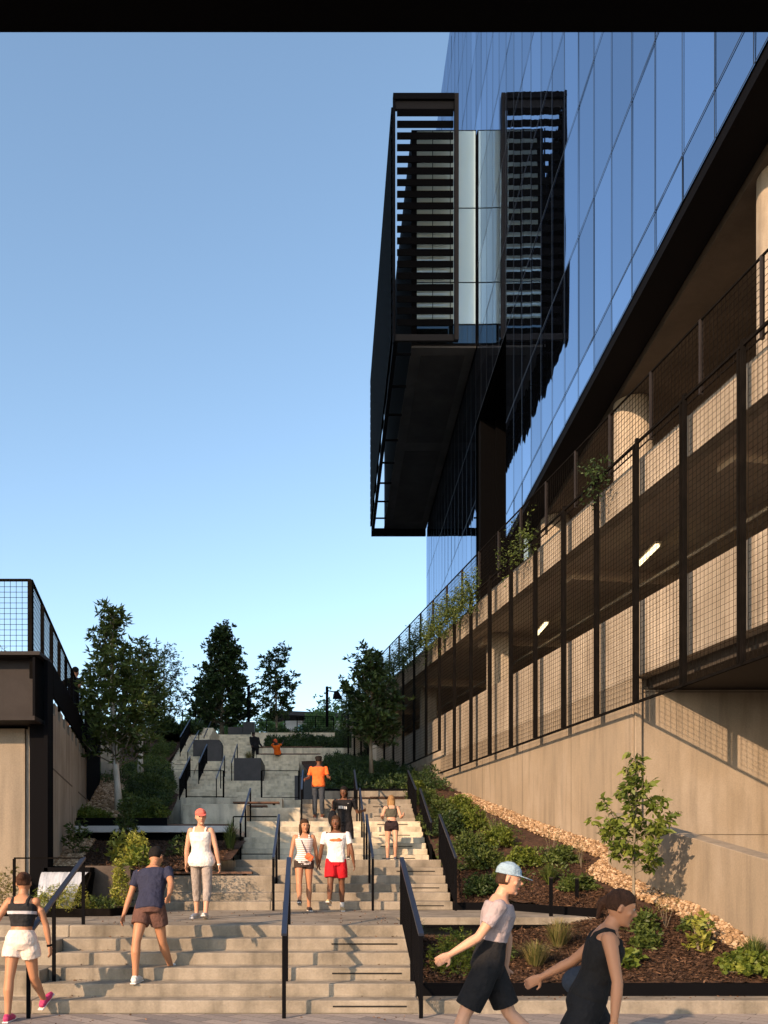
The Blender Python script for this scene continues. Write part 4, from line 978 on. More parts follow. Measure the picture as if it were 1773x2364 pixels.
for (x_, y0_, y1_, Y_, lab) in ((1272, 2028, 2104, 13.5, 'short black post in the bed right of the landing end'), (1332, 2030, 2075, 14.6, 'short black post farther back by the gravel')):
    a = px(x_, y1_, Y_); b = px(x_, y0_, Y_); o = empty('bed_post', a, lab, 'post', 'short black posts in the right bed')
    part(MB().box(a.x-.025, a.x+.025, a.y-.025, a.y+.025, a.z-.1, b.z), 'shaft', M['black'], o); part(MB().box(a.x-.03, a.x+.03, a.y-.03, a.y+.03, b.z+.001, b.z+.02), 'cap', M['lbeam'], o)
for i, (X, Y, hh, lab) in enumerate(((4.05, 20.2, .7, 'dry weed stalks against the sunlit wall, upper ones'), (4.75, 17.9, .6, 'dry weed stalks leaning on the sunlit wall near the gravel'), (5.0, 16.6, .55, 'dry weed stalks beside the pier corner'), (4.9, 12.3, .5, 'thin dry weed between the gravel and the young tree'))):
    rng = np.random.default_rng(400+i); o = empty('weed', RB(X, Y), lab, 'weed'); s_ = MB(); C = []
    for k in range(6):
        a = rng.uniform(0, 6.28); tip_ = Vector((math.cos(a)*hh*.35, math.sin(a)*hh*.25, hh*rng.uniform(.6, 1)))
        s_.tube([(0, 0, 0), tip_*.5+Vector((0, 0, .05)), tip_], [.004, .003, .002], 4, cap=False)
        for q in range(7): C.append(tuple(tip_*rng.uniform(.5, 1)+Vector((0, 0, .02))))
    s_.build('stems', M['bark'], o); v, tn = rosettes(np.array(C), 4, .03, .4, rng, .2, None, .015); np_mesh('leaves', v, 4, M['grassy'], o, tn)

# fallen leaves on the landings, steps and pavement
rng = np.random.default_rng(77); P = []
def tread_z(Y):
    if Y < 9.917: return 0.0
    if Y < 11.412: return H*(int((Y-9.917)/T)+1)
    return H*6
for i in range(230):
    X = rng.choice([rng.uniform(-3.2, 1.05), rng.uniform(.6, 1.05), rng.uniform(-3.2, -2.4)]); Y = rng.uniform(9.0, 15.3)
    fr = (Y-9.917)/T
    if 0 < fr < 5 and (fr-int(fr)) < .5: Y += .5*T
    P.append((X, Y, tread_z(Y)+.012))
for i in range(60): P.append((rng.uniform(1.2, 5), rng.uniform(9.94, 10.25), .16))
P = np.array(P); n = len(P); D = rng.normal(size=(n, 3)); D[:, 2] *= .12
v = leaf_verts(P, D, rng.uniform(.02, .055, n), rng.uniform(.012, .03, n), rng)
v[:, 2] = np.maximum(v[:, 2], np.repeat(P[:, 2], 4)-.006)
o = np_mesh('fallen_leaves', v, 4, M['chip'], None, rng.uniform(.3, 1, n)); tag(o, 'small dry leaves blown over the steps and kerb', 'leaf litter', kind='stuff')
# ================================================================== PEOPLE
def skinmat(name, c): 
    m, n, b = mat_new(name); b.inputs['Base Color'].default_value = (*c, 1); b.inputs['Roughness'].default_value = .5
    b.inputs['Subsurface Weight'].default_value = .0; b.inputs['Specular IOR Level'].default_value = .35; return m
SK = {'fair': skinmat('skin_fair', (.62, .34, .22)), 'tan': skinmat('skin_tan', (.48, .23, .125)), 'brown': skinmat('skin_brown', (.17, .075, .04)), 'dark': skinmat('skin_dark', (.07, .032, .02))}
_cl = {}
def cloth(c, rough=.85):
    if c not in _cl:
        _cl[c] = noisy('cloth_%d' % len(_cl), tuple(x*.88 for x in c), tuple(min(1, x*1.06) for x in c), 9, rough, 1.0, fine=11)
    return _cl[c]
HAIR = {k: noisy('hair_'+k, tuple(q*.6 for q in v), tuple(q*1.3 for q in v), 30, .75, .6, fine=120, stretch=(1, 1, .15), spec=.2) for k, v in dict(black=(.012, .01, .009), brown=(.06, .032, .018), blond=(.36, .21, .09), auburn=(.07, .032, .018)).items()}
M['eyew'] = flat('eye_white', (.30, .25, .22), .4); M['eye'] = flat('eye_dark', (.02, .015, .012), .2); M['lip'] = flat('lips', (.3, .1, .08), .5); M['sole'] = flat('sole', (.75, .73, .7), .6)

def bake(mb, name, mat, parent, voxel, smooth_it=2):
    me = mb.mesh(name); o = bpy.data.objects.new(name, me); COL.objects.link(o)
    r = o.modifiers.new('r', 'REMESH'); r.mode = 'VOXEL'; r.voxel_size = voxel; r.adaptivity = 0
    s = o.modifiers.new('s', 'SMOOTH'); s.factor = .5; s.iterations = smooth_it
    dg = bpy.context.evaluated_depsgraph_get(); dg.update()
    m2 = bpy.data.meshes.new_from_object(o.evaluated_get(dg)); m2.name = name
    bpy.data.objects.remove(o); bpy.data.meshes.remove(me)
    m2.materials.clear(); m2.materials.append(mat)
    m2.polygons.foreach_set('use_smooth', [True]*len(m2.polygons)); m2.update()
    o = bpy.data.objects.new(name, m2); COL.objects.link(o); o.parent = parent; return o

def capsule(mb, pts, rs, seg=12):
    mb.tube(pts, rs, seg)
    for p, r in ((pts[0], rs[0]), (pts[-1], rs[-1])): mb.ball(p, r*.999, seg, 6)
def ringloft(mb, rings, seg=20):
    """rings: (center, right vec * halfwidth, fwd vec * halfdepth)"""
    m0 = len(mb.v)
    for c, a, b in rings:
        for k in range(seg):
            t = 2*math.pi*k/seg; ct, st_ = math.cos(t), math.sin(t)
            ct = math.copysign(abs(ct)**.85, ct); st_ = math.copysign(abs(st_)**.85, st_)
            mb.v.append(tuple(c+a*ct+b*st_))
    for i in range(len(rings)-1):
        for k in range(seg):
            k2 = (k+1) % seg; a0 = m0+i*seg; mb.f.append((a0+k, a0+k2, a0+seg+k2, a0+seg+k))
    mb.f.append(tuple(m0+k for k in reversed(range(seg)))); mb.f.append(tuple(m0+(len(rings)-1)*seg+k for k in range(seg)))

def person(loc, rz, Ht, label, P, skin, W, voxel=.011, fem=False):
    """P pose: legs ((pitch, bend, out),(..)) right,left; arms ((pitch, out, bend, inward),(..)); lean, side, twist, head(yaw,pitch)
       faces local -Y. loc z = level of the sole plane of the lower foot"""
    o = empty('person', loc, label, 'person', rz=rz)
    f0 = Vector((0, -1, 0)); up = Vector((0, 0, 1)); s = Ht/1.72
    def rotv(v, axis, deg): return Matrix.Rotation(R(deg), 3, axis) @ v
    HW = (.088 if fem else .085)*s
    lean = P.get('lean', 3); side = P.get('side', 0); tw_ = P.get('twist', 0)
    J = {}
    pel = Vector((0, 0, 0)); hips = []
    legs = P['legs']; feet = []
    for i, sg in enumerate((-1, 1)):
        pitch, bend, out = legs[i]
        hip = Vector((sg*HW, 0, -.02*s))
        d1 = rotv(Vector((0, 0, -1)), 'X', pitch)         # +pitch swings toward -Y
        d1 = rotv(d1, 'Y', -sg*out)
        knee = hip+d1*.425*s
        d2 = rotv(Vector((0, 0, -1)), 'X', pitch-bend); d2 = rotv(d2, 'Y', -sg*out*.5)
        ank = knee+d2*.41*s
        fp = P.get('foot', (0, 0))[i]
        fd = rotv(f0, 'X', -fp)                             # + = heel up (toes down)
        fd = rotv(fd, 'Z', sg*6)
        heel = ank+Vector((0, 0, -.055*s))-fd*.045*s; toe = heel+fd*.245*s
        hips.append((hip, knee, ank, heel, toe, fd))
    low = min(min(h[3].z, h[4].z) for h in hips)-.018*s
    off = Vector((0, 0, -low))
    hips = [tuple([h[0]+off, h[1]+off, h[2]+off, h[3]+off, h[4]+off, h[5]]) for h in hips]; pel = pel+off
    T3 = Matrix.Rotation(R(side), 3, 'Y') @ Matrix.Rotation(R(lean), 3, 'X')
    U = (T3 @ up).normalized(); Rt = (Matrix.Rotation(R(tw_), 3, 'Z') @ T3 @ Vector((1, 0, 0))).normalized(); F = Rt.cross(U)*-1
    F = U.cross(Rt)*-1 if (U.cross(Rt)).dot(f0) < 0 else U.cross(Rt)
    sh_w = (.172 if fem else .200)*s
    def TP(h, r=0, f=0): return pel+U*h*s+Rt*r*s+F*f*s
    waist = .115 if fem else .135
    rings = [(-.10, .13 if fem else .125, .095, .0), (-.04, .168 if fem else .155, .115, -.008), (.04, .162 if fem else .152, .11, -.006), (.13, waist, .095, 0), (.2, waist, .09, .004), (.30, .145 if fem else .158, .108, .006), (.38, .155 if fem else .172, .115, .008), (.45, .15 if fem else .17, .095, .0), (.495, .10, .07, -.005), (.525, .055, .055, -.005)]
    def torso(mb, ex=0, h0=-9, h1=9, flare=0, exd=None):
        rr = [(h, w_, d_, fo) for (h, w_, d_, fo) in rings]
        def interp(h):
            for a, b in zip(rr, rr[1:]):
                if a[0] <= h <= b[0]:
                    t = (h-a[0])/(b[0]-a[0]); return tuple(a[i]+(b[i]-a[i])*t for i in range(4))
            return rr[0] if h < rr[0][0] else rr[-1]
        hs_ = sorted(set([r_[0] for r_ in rr if h0 < r_[0] < h1]+([h0] if h0 > -9 else [])+([h1] if h1 < 9 else [])))
        R_ = []
        for h in hs_:
            _, w_, d_, fo = interp(h)
            if flare: w_ = w_ + flare*max(0, (.36-h)); d_ = d_+flare*.8*max(0, (.36-h))
            base = TP(h, 0, fo)
            R_.append((base, Rt*(w_+ex)*s, F*(d_+(exd or ex))*s))
        ringloft(mb, R_)
    body = MB(); torso(body)
    neck0 = TP(.50); hd = P.get('head', (0, 0))
    HU = (Matrix.Rotation(R(hd[1]), 3, Rt) @ U.lerp(up, .6).normalized()).normalized()
    HR = (Matrix.Rotation(R(hd[0]), 3, 'Z') @ Rt); HF = HU.cross(HR); HF = HF if HF.dot(F) > 0 or abs(hd[0]) > 80 else -HF
    HF = -HF if HF.dot(Matrix.Rotation(R(hd[0]), 3, 'Z') @ F) < 0 else HF; HR = HR-HU*HR.dot(HU); HR.normalize()
    neck1 = neck0+HU*.068*s+HF*.012*s
    capsule(body, [neck0, neck1], [.056*s, .05*s])
    hc = neck1+HU*.095*s+HF*.018*s
    def HP(r, f, u): return hc+HR*r*s+HF*f*s+HU*u*s
    ringloft(body, [(HP(0, .035, -.115), HR*.028*s, HF*.025*s), (HP(0, .022, -.095), HR*.045*s, HF*.055*s), (HP(0, .008, -.05), HR*.062*s, HF*.078*s), (HP(0, 0, 0), HR*.073*s, HF*.09*s), (HP(0, -.004, .05), HR*.073*s, HF*.09*s), (HP(0, -.008, .09), HR*.055*s, HF*.068*s), (HP(0, -.01, .113), HR*.024*s, HF*.03*s)], 18)
    body.tube([HP(0, .080, .03), HP(0, .098, -.005), HP(0, .112, -.026)], [.008*s, .010*s, .014*s], 8); body.ball(HP(0, .098, -.030), (.016*s, .012*s, .009*s))
    body.ball(HP(0, .075, -.098), (.024*s, .016*s, .018*s)); body.tube([HP(-.05, .072, .036), HP(0, .084, .034), HP(.05, .072, .036)], [.010*s]*3, 8); body.ball(HP(0, .078, -.060), (.027*s, .014*s, .014*s))
    for sg in (-1, 1): body.ball(HP(sg*.045, .055, -.022), .024*s)
    for sg in (-1, 1): body.tube([HP(sg*.072, -.005, .022), HP(sg*.080, -.012, -.03)], [.017*s, .012*s], 8)
    # legs
    for hip, knee, ank, heel, toe, fd in hips:
        d = (knee-hip).normalized(); e = (ank-knee).normalized(); th = .083 if fem else .082
        capsule(body, [hip+up*.01, hip.lerp(knee, .3), hip.lerp(knee, .7), knee], [th*s, th*.97*s, .064*s, .053*s])
        calf = F*-.012*s
        capsule(body, [knee, knee.lerp(ank, .3)+calf, knee.lerp(ank, .65), ank], [.052*s, .057*s, .042*s, .034*s])
        body.tube([ank, heel+up*.02*s, toe*.5+heel*.5+up*.015*s, toe], [.034*s, .036*s, .036*s, .02*s], 10)
        body.ball(heel+up*.012*s, .033*s)
    # arms
    arms = []; fine = voxel < .0075
    for i, sg in enumerate((-1, 1)):
        pitch, out, bend, inw = P['arms'][i]
        S0 = TP(.445, sg*sh_w/s, 0)
        loc_d = Vector((0, 0, -1)); loc_d = rotv(loc_d, 'X', pitch); loc_d = rotv(loc_d, 'Y', -sg*out)
        Mx = Matrix(((Rt.x, -F.x, U.x), (Rt.y, -F.y, U.y), (Rt.z, -F.z, U.z)))
        d1 = (Mx @ loc_d).normalized(); el = S0+d1*.285*s
        l2 = rotv(Vector((0, 0, -1)), 'X', pitch+bend); l2 = rotv(l2, 'Y', -sg*out*.6); l2 = rotv(l2, 'Z', sg*-inw)
        d2 = (Mx @ l2).normalized(); wr = el+d2*.245*s
        capsule(body, [S0+Rt*-sg*.015*s, S0.lerp(el, .35), S0.lerp(el, .8), el], [.053*s, .045*s, .038*s, .036*s])
        capsule(body, [el, el.lerp(wr, .3), wr], [.037*s, .038*s, .024*s])
        # hand: palm + 4 fingers + thumb
        pa = d2; sd_ = (Rt*sg); sd_ = (sd_-pa*sd_.dot(pa)).normalized(); wd_ = pa.cross(sd_).normalized()      # wd_: across the palm
        if wd_.dot(F) < 0: wd_ = -wd_
        pm = wr+pa*.05*s
        ringloft(body, [(wr, wd_*.024*s, sd_*.017*s), (wr+pa*.045*s, wd_*.038*s, sd_*.016*s), (wr+pa*.085*s, wd_*.041*s, sd_*.013*s)], 12)
        curl = P.get('curl', 35)
        for k, (ww, ln) in enumerate(((.031, .068), (.0105, .078), (-.0105, .072), (-.031, .055))):
            b0 = wr+pa*.08*s+wd_*ww*s; cur = -sd_
            q1 = (pa*math.cos(R(curl*.4))+cur*math.sin(R(curl*.4))); q2 = (pa*math.cos(R(curl*1.1))+cur*math.sin(R(curl*1.1))); q3 = (pa*math.cos(R(curl*1.8))+cur*math.sin(R(curl*1.8)))
            a1 = b0+q1*ln*.45*s; a2 = a1+q2*ln*.32*s; a3 = a2+q3*ln*.25*s; fr_ = .0088 if fine else .0095
            body.tube([b0, a1, a2, a3], [fr_*1.05*s, fr_*s, fr_*.9*s, fr_*.7*s], 8)
        t0 = wr+pa*.028*s+wd_*.03*s; t1 = t0+(pa*.55+wd_*.8).normalized()*.034*s; t2 = t1+(pa*.95+wd_*.2-sd_*.25).normalized()*.03*s
        body.tube([t0, t1, t2], [.013*s, .0105*s, .008*s], 8)
        arms.append((S0, el, wr, d1, d2, pa, wd_, sd_))
    bake(body, 'body', SK[skin], o, voxel, 2)
    vc = max(voxel, .009)
    # face
    if W.get('face', True):
        ey = MB()
        for sg in (-1, 1): ey.ball(HP(sg*.031, .076, .012), .0135*s, 10, 8)
        eo = ey.build('eyes', M['eyew'], o, smooth=True)
        ir = MB()
        for sg in (-1, 1): ir.ball(HP(sg*.031, .084, .012), .0085*s, 8, 6)
        ir.build('iris', M['eye'], eo, smooth=True)
        MB().ball(HP(0, .091, -.060), (.023*s, .009*s, .008*s), 10, 6).build('mouth', M['lip'], o, smooth=True)
        bw_ = MB()
        for sg in (-1, 1): bw_.bar(HP(sg*.045, .078, .033), HP(sg*.016, .088, .038), .006*s)
        bw_.build('eyebrows', HAIR[W.get('hair', ('black',))[0]], o)
    # hair
    if 'hair' in W:
        hcol, style = W['hair']; hm = MB()
        ringloft(hm, ([(HP(0, -.028, -.05), HR*.068*s, HF*.064*s), (HP(0, -.026, -.01), HR*.078*s, HF*.074*s), (HP(0, -.02, .04), HR*.074*s, HF*.070*s)] if 'cap' in W else [(HP(0, -.028, -.03), HR*.070*s, HF*.066*s), (HP(0, -.024, .02), HR*.083*s, HF*.080*s), (HP(0, -.012, .06), HR*.085*s, HF*.096*s), (HP(0, -.01, .1), HR*.066*s, HF*.080*s), (HP(0, -.01, .128), HR*.03*s, HF*.036*s)]), 18)
        if style == 'short': pass
        if style in ('long', 'locs'):
            for k in range(9 if style == 'long' else 12):
                a = math.pi*(.0+k/(8 if style == 'long' else 11)); r_ = .078; q = HP(-math.cos(a)*r_, -math.sin(a)*r_*.9+.005, .02)
                ln = .30 if style == 'long' else .24
                hm.tube([q, q-HU*.12*s-HF*.01*s, q-up*ln*s+F*-.02*s], [.030*s if style == 'long' else .017*s, .028*s if style == 'long' else .015*s, .010*s], 8)
        if style == 'bun': hm.ball(HP(0, -.095, .07), .045*s)
        if style == 'pony': hm.tube([HP(0, -.09, .06), HP(0, -.13, .0), HP(0.02, -.12, -.12)], [.02*s, .03*s, .01*s], 8)
        if style == 'puff':
            for k in range(6): hm.ball(HP(.05*math.cos(k), -.03+.04*math.sin(k*2), .07), .055*s)
        bake(hm, 'hair', HAIR[hcol], o, vc, 2)
    if 'cap' in W:
        ccol, yaw = W['cap']; cm = MB()
        ringloft(cm, [(HP(0, -.008, .03), HR*.086*s, HF*.101*s), (HP(0, -.008, .075), HR*.083*s, HF*.097*s), (HP(0, -.01, .11), HR*.062*s, HF*.072*s), (HP(0, -.01, .132), HR*.02*s, HF*.025*s)], 20)
        BF = (Matrix.Rotation(R(yaw), 3, HU) @ HF)*1.0; BR = BF.cross(HU).normalized()
        cc_ = hc+HU*.038*s
        n0 = len(cm.v)
        for zz_ in (0, .008*s):
            for k in range(9):
                a = math.pi*k/8; cm.v.append(tuple(cc_+BR*math.cos(a)*.075*s+BF*(.06+math.sin(a)*.125)*s+HU*(zz_-math.sin(a)*.018*s)))
        cm.f.append(tuple(n0+k for k in range(9))); cm.f.append(tuple(n0+9+k for k in reversed(range(9))))
        for k in range(9): k2 = (k+1) % 9; cm.f.append((n0+k2, n0+k, n0+9+k, n0+9+k2))
        bake(cm, 'cap', cloth(ccol), o, min(vc, .006), 1)
    def sleeves(mb, frac, ex):
        for (S0, el, wr, d1, d2, *_r) in arms:
            if frac <= 1: mb.tube([S0-d1*.02*s, S0+d1*.285*s*frac*.5, S0+d1*.285*s*frac], [.052*s+ex, .048*s+ex, .047*s+ex], 12); mb.ball(S0-Rt*0, .053*s+ex*.5)
            else:
                mb.tube([S0-d1*.02*s, S0.lerp(el, .5), el, el.lerp(wr, frac-1)], [.06*s+ex, .052*s+ex, .044*s+ex, .034*s+ex], 12); mb.ball(S0, .06*s+ex*.6); mb.ball(el, .044*s+ex)
    if 'top' in W:
        t = W['top']; tm = MB(); ex = t.get('ex', .014)
        torso(tm, ex, t.get('h0', -.06), t.get('h1', .47), t.get('flare', 0))
        if t.get('sleeve', 0): sleeves(tm, t['sleeve'], .008*s)
        if t.get('straps'):
            for sg in (-1, 1): tm.tube([TP(t.get('h1', .4)-.03, sg*.09, .10), TP(.45, sg*.092, .078), TP(.497, sg*.094, .02), TP(.497, sg*.094, -.03), TP(.45, sg*.09, -.085), TP(t.get('h1', .4)-.03, sg*.09, -.10)], [.02*s]*6, 8)
        ob = bake(tm, t.get('name', 'shirt'), t.get('mat') or cloth(t['col']), o, vc, 1)
    if 'bottom' in W:
        t = W['bottom']; bm_ = MB(); ex = .012*s
        torso(bm_, .016, -.11, t.get('h1', .08))
        for hip, knee, ank, heel, toe, fd in hips:
            fr_ = t['len']
            if fr_ <= 1:
                e_ = hip.lerp(knee, fr_); bm_.tube([hip+up*.03*s, hip.lerp(knee, fr_*.5), e_], [.094*s+ex*.3, .088*s+ex*t.get('loose', 1), .078*s+ex*t.get('loose', 1)*1.3], 16); bm_.ball(hip, .092*s)
            else:
                e_ = knee.lerp(ank, fr_-1); bm_.tube([hip+up*.03*s, hip.lerp(knee, .5), knee, knee.lerp(ank, (fr_-1)*.5)+F*-.01*s, e_], [.092*s, .082*s, .064*s+ex*.4, .064*s+ex*.3, .048*s+ex*.4], 16); bm_.ball(hip, .092*s); bm_.ball(knee, .066*s)
        bake(bm_, t.get('name', 'shorts'), cloth(t['col']), o, vc, 1)
    if 'shoes' in W:
        for hip, knee, ank, heel, toe, fd in hips:
            sm = MB(); n_u = up if abs(fd.z) < .5 else up
            sm.tube([heel-fd*.022*s+up*.024*s, heel.lerp(toe, .35)+up*.022*s, heel.lerp(toe, .72)+up*.014*s, toe+fd*.012*s+up*.006*s], [.036*s, .041*s, .043*s, .026*s], 12)
            if W.get('sock', False) is False: sm.tube([ank-up*.0, heel.lerp(ank, .3)], [.041*s, .044*s], 10)
            sm.ball(heel+up*.022*s, .039*s); so = bake(sm, 'shoe', cloth(W['shoes'], .6), o, .008, 1)
            sl = MB(); aa = heel-fd*.05*s; bb_ = toe+fd*.03*s; dn = Vector((0, 0, -.012*s))
            sl.bar(aa+dn, bb_+dn, .072*s, .018*s); sl.build('sole', M['sole'], so if False else o, bevel=.01)
            if W.get('sock'):
                k2 = MB(); k2.tube([ank.lerp(knee, .22), ank, heel+up*.03*s], [.041*s, .039*s, .042*s], 12); bake(k2, 'sock', M['sole'], o, .008, 1)
    return o, dict(TP=TP, HP=HP, arms=arms, s=s, Rt=Rt, F=F, U=U, hips=hips)

PI = 180
# 1 foreground left: black crop top, pale shorts, walking up and away
o, d = person((-3.28, 9.5, 0), R(175), 1.64, 'woman at the left edge in a black crop top and pale shorts', dict(legs=((-14, 28, 2), (12, 8, 2)), foot=(28, 0), arms=((-18, 16, 12, 0), (12, 26, 12, 0)), lean=5, head=(10, 0), curl=40), 'tan',
   dict(hair=('auburn', 'bun'), face=True, top=dict(col=(.02, .02, .022), h0=.16, h1=.42, straps=True), bottom=dict(col=(.85, .7, .6), len=.42, h1=.12, loose=2.6), shoes=(.55, .05, .16)), .008, True)
bd = MB(); ringloft(bd, [(d['TP'](.30), d['Rt']*.166*d['s'], d['F']*.128*d['s']), (d['TP'](.335), d['Rt']*.172*d['s'], d['F']*.132*d['s'])]); bd.build('chest_band', cloth((.6, .57, .6)), o)
wr = d['arms'][0][2]; MB().tube([wr-d['arms'][0][4]*.012, wr+d['arms'][0][4]*.012], .029, 12).build('watch', M['black'], o)
# 2 navy shirt bending up the steps
o, d = person((-2.05, 10.42, H*2), R(168), 1.74, 'person in a navy shirt and brown shorts bending forward up the lowest steps', dict(legs=((-16, 22, 3), (24, 22, 2)), foot=(26, 0), arms=((22, 22, 14, 0), (-10, 20, 14, 0)), lean=24, side=6, head=(-8, 14), curl=35), 'tan',
   dict(hair=('black', 'short'), top=dict(col=(.028, .032, .065), sleeve=.55, h0=-.06, ex=.02), bottom=dict(col=(.13, .065, .05), len=.5, h1=.05, loose=1.8), shoes=(.75, .72, .68)), .009)
# 3 coral cap, white tank
o, d = person((-1.78, 12.95, z6), R(-8), 1.66, 'person in a coral cap and loose white tank top on the landing', dict(legs=((14, 6, 3), (-8, 12, 3)), foot=(0, 12), arms=((4, 13, 10, 0), (-4, 14, 10, 0)), lean=4, head=(25, 6), curl=40), 'fair',
   dict(hair=('brown', 'short'), cap=((.75, .16, .12), 0), top=dict(col=(.82, .78, .74), h0=-.10, h1=.43, straps=True, flare=.07, ex=.022), bottom=dict(col=(.36, .31, .28), len=1.55, name='trousers', h1=.04), shoes=(.62, .58, .55)), .009, True)
wr = d['arms'][1][2]; MB().tube([wr-d['arms'][1][4]*.01, wr+d['arms'][1][4]*.01], .029, 12).build('watch', M['sole'], o)
# 4 striped top
ms, n_, b_ = mat_new('striped_cloth'); wv = N(n_, 'ShaderNodeTexWave'); wv.wave_type = 'BANDS'; wv.bands_direction = 'Z'; wv.inputs['Scale'].default_value = 9.5
gx = N(n_, 'ShaderNodeNewGeometry'); n_.links.new(gx.outputs['Position'], wv.inputs['Vector']); rp = N(n_, 'ShaderNodeValToRGB'); rp.color_ramp.elements[0].position = .12; rp.color_ramp.elements[1].position = .3
rp.color_ramp.elements[0].color = (.32, .16, .13, 1); rp.color_ramp.elements[1].color = (.82, .78, .75, 1); n_.links.new(wv.outputs['Fac'], rp.inputs[0]); n_.links.new(rp.outputs[0], b_.inputs['Base Color']); b_.inputs['Roughness'].default_value = .85
o, d = person((-.29, 15.15, z6), R(4), 1.62, 'woman in a striped sleeveless top with an orange crossbody bag', dict(legs=((-12, 34, 1), (5, 3, 1)), foot=(12, 0), arms=((-6, 12, 8, 0), (12, 12, 16, 0)), lean=1, head=(14, 8)), 'tan',
   dict(hair=('brown', 'long'), top=dict(mat=ms, h0=-.08, h1=.43, straps=True, ex=.016), bottom=dict(col=(.05, .035, .03), len=.28, h1=.03), shoes=(.06, .04, .035)), .009, True)
bg_ = MB().bar(d['TP'](.12, .03, .13), d['TP'](.03, .15, .12), .09, .11); bg_.build('crossbody_bag', cloth((.75, .16, .06)), o, bevel=.02)
stp = MB(); stp.tube([d['TP'](.47, -.08, .05), d['TP'](.38, -.05, .135), d['TP'](.12, .05, .135)], .008, 6).build('bag_strap', cloth((.12, .08, .09)), o)
# 5 white tee, red shorts
o, d = person((.27, 15.1, z6), R(-3), 1.68, 'person in a white tee with an orange print and red shorts', dict(legs=((-10, 36, 2), (8, 4, 2)), foot=(14, 0), arms=((8, 14, 12, 0), (-8, 16, 16, 0)), lean=1, head=(-6, 4)), 'brown',
   dict(hair=('brown', 'locs'), top=dict(col=(.83, .81, .80), sleeve=.62, h0=-.05, ex=.02), bottom=dict(col=(.62, .012, .02), len=.72, h1=.0, loose=2.2), shoes=(.58, .42, .22), sock=True), .009)
pr_ = MB(); pr_.ball(d['TP'](.345, 0, .118), (.115, .03, .035), 12, 8); pr_.ball(d['TP'](.36, .05, .12), (.04, .028, .03), 10, 6); pr_.build('shirt_print', cloth((.8, .22, .08)), o, smooth=True)
# 6 black tee
o, d = person((.56, 20.2, z12), R(-10), 1.76, 'person in a black tee with white lettering and a backpack', dict(legs=((10, 6, 3), (-6, 12, 3)), foot=(0, 8), arms=((28, 16, 105, 25), (20, 18, 80, 30)), lean=2, head=(-8, 14), curl=60), 'brown',
   dict(hair=('black', 'locs'), top=dict(col=(.012, .012, .014), sleeve=.7, h0=-.05, ex=.024), bottom=dict(col=(.016, .014, .016), len=.95, h1=.0, loose=2.4), shoes=(.03, .03, .03)), .009)
lt = MB()
for i, (a, b) in enumerate(((-.10, .30), (-.06, .30), (-.02, .295), (.02, .29), (.06, .285))):
    lt.box(0, 0, 0, 0, 0, 0) if False else lt.bar(d['TP'](b-.03, a, .137), d['TP'](b+.03, a, .141), .026, .006, up=(0, 1, 0))
lt.bar(d['TP'](.385, .06, .13), d['TP'](.385, .12, .125), .012, .006); lt.build('shirt_lettering', M['sole'], o)
bp_ = MB(); bp_.ball(d['TP'](.05, -.27, .02), (.11, .10, .2), 14, 10); bake(bp_, 'backpack', cloth((.015, .016, .02)), o, .012)
# 7 jogger woman from behind
o, d = person((1.72, 21.0, z12+.0), R(180), 1.62, 'blonde woman climbing in an olive bra top and black shorts', dict(legs=((14, 32, 1), (-3, 3, 1)), foot=(4, 0), arms=((20, 14, 75, 10), (14, 14, 80, 10)), lean=6, head=(0, 0), curl=60), 'fair',
   dict(hair=('blond', 'long'), top=dict(col=(.10, .095, .07), h0=.2, h1=.42, straps=True), bottom=dict(col=(.03, .018, .02), len=.3, h1=.10), shoes=(.08, .08, .1)), .009, True)
# 8 orange polo from behind
o, d = person((-.06, 24.15, z19+H), R(176), 1.76, 'person seen from behind in a bright orange polo and dark grey trousers', dict(legs=((10, 22, 2), (-4, 4, 2)), foot=(6, 0), arms=((18, 14, 60, 15), (12, 14, 60, 15)), lean=4, head=(-12, 4), curl=60), 'brown',
   dict(hair=('black', 'puff'), top=dict(col=(.95, .19, .04), sleeve=.75, h0=-.08, ex=.03), bottom=dict(col=(.05, .06, .075), len=1.9, name='trousers', h1=.0), shoes=(.14, .05, .03)), .01)
# 9 seated in orange
o, d = person((-2.14, 43.12, 6.86), R(-12), 1.7, 'seated person in an orange hooded top leaning on the knees, hand to the forehead', dict(legs=((88, 92, 6), (84, 88, 6)), foot=(0, 0), arms=((70, 4, 100, 10), (62, 4, 30, 5)), lean=38, head=(20, 25), curl=50), 'dark',
   dict(hair=('black', 'short'), cap=((.6, .1, .03), 20), top=dict(col=(.98, .16, .01), sleeve=.7, h0=-.06, ex=.03), bottom=dict(col=(.012, .012, .012), len=1.9, name='trousers', h1=.0), shoes=(.012, .012, .012)), .012)
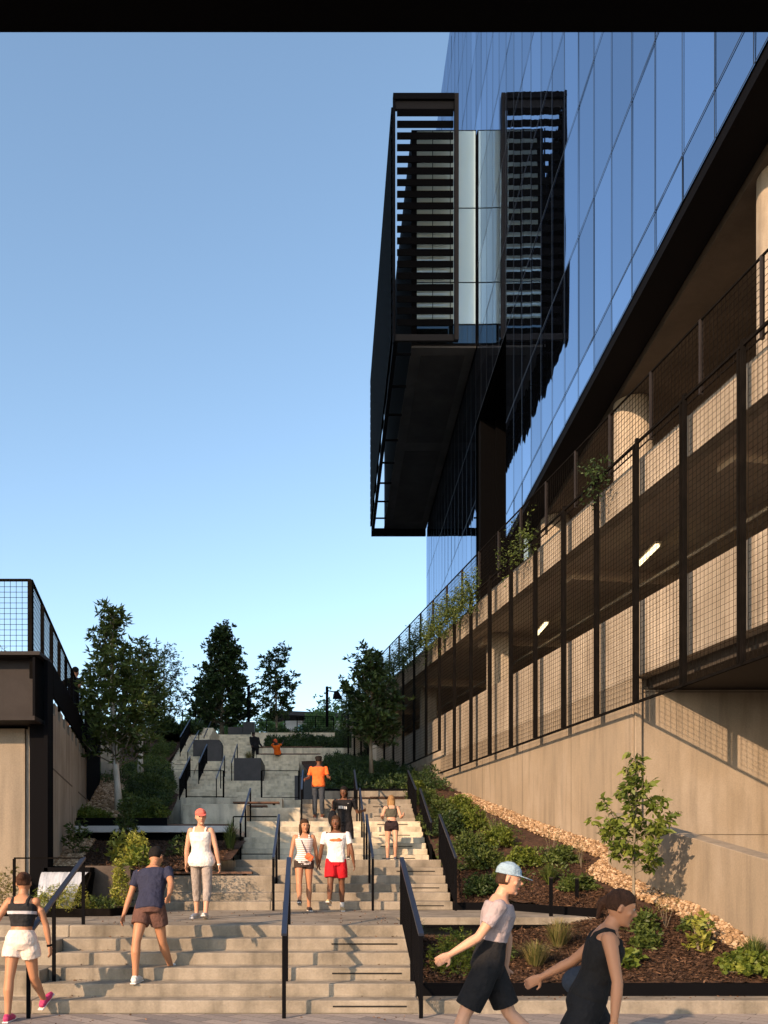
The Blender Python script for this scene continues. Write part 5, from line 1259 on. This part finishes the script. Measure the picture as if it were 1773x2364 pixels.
# 10 standing in black
o, d = person((-3.32, 44.0, 6.86), R(-150), 1.78, 'standing person dressed all in black beside the square planter', dict(legs=((6, 6, 2), (-4, 4, 2)), foot=(0, 0), arms=((8, 6, 30, 10), (8, 6, 30, 10)), lean=12, head=(0, 20), curl=50), 'dark',
   dict(hair=('black', 'short'), top=dict(col=(.007, .007, .009), sleeve=1.9, h0=-.12, ex=.045), bottom=dict(col=(.007, .007, .009), len=1.9, name='trousers', h1=.0), shoes=(.01, .01, .01)), .012)
# 11 leaning on the terrace rail
o, d = person((-6.35, 22.2, 5.12), R(160), 1.74, 'person in a black tee leaning on the left terrace rail', dict(legs=((-5, 3, 2), (5, 3, 2)), foot=(0, 0), arms=((30, 48, 22, 0), (30, 48, 22, 0)), lean=10, head=(10, 0)), 'tan',
   dict(hair=('black', 'short'), top=dict(col=(.012, .012, .02), sleeve=.6, h0=-.06, ex=.02), bottom=dict(col=(.015, .02, .035), len=.9, h1=.0), shoes=(.02, .02, .02)), .011)
# 12 runner with pale blue cap
o, d = person((1.34, 6.9, 0), R(80), 1.76, 'man in a pale blue cap and grey tee striding to the right', dict(legs=((26, 14, 2), (-22, 26, 2)), foot=(-8, 26), arms=((24, 12, 24, 0), (-26, 14, 20, 0)), lean=10, head=(0, 8), curl=45), 'fair',
   dict(hair=('brown', 'short'), cap=((.30, .42, .52), 0), top=dict(col=(.42, .35, .36), sleeve=.6, h0=.17, ex=.02), bottom=dict(col=(.012, .012, .014), len=.85, h1=.22, loose=1.8), shoes=(.3, .3, .32)), .0065)
# 13 woman foreground right
o, d = person((1.68, 5.45, 0), R(78), 1.60, 'woman in a black sleeveless outfit, closest to the viewer', dict(legs=((24, 10, 1), (-20, 24, 1)), foot=(-6, 24), arms=((-24, 14, 14, 0), (30, 16, 14, 0)), lean=16, head=(0, 10), curl=48), 'tan',
   dict(hair=('auburn', 'pony'), top=dict(col=(.012, .011, .011), h0=.02, h1=.42, straps=True, ex=.018), bottom=dict(col=(.010, .010, .012), len=.75, h1=.18, loose=2.6), shoes=(.5, .45, .42)), .0065, True)
hb = MB(); hb.ball(d['TP'](.1, .19, -.02), (.1, .16, .11), 14, 10); bake(hb, 'handbag', cloth((.03, .04, .06)), o, .01)
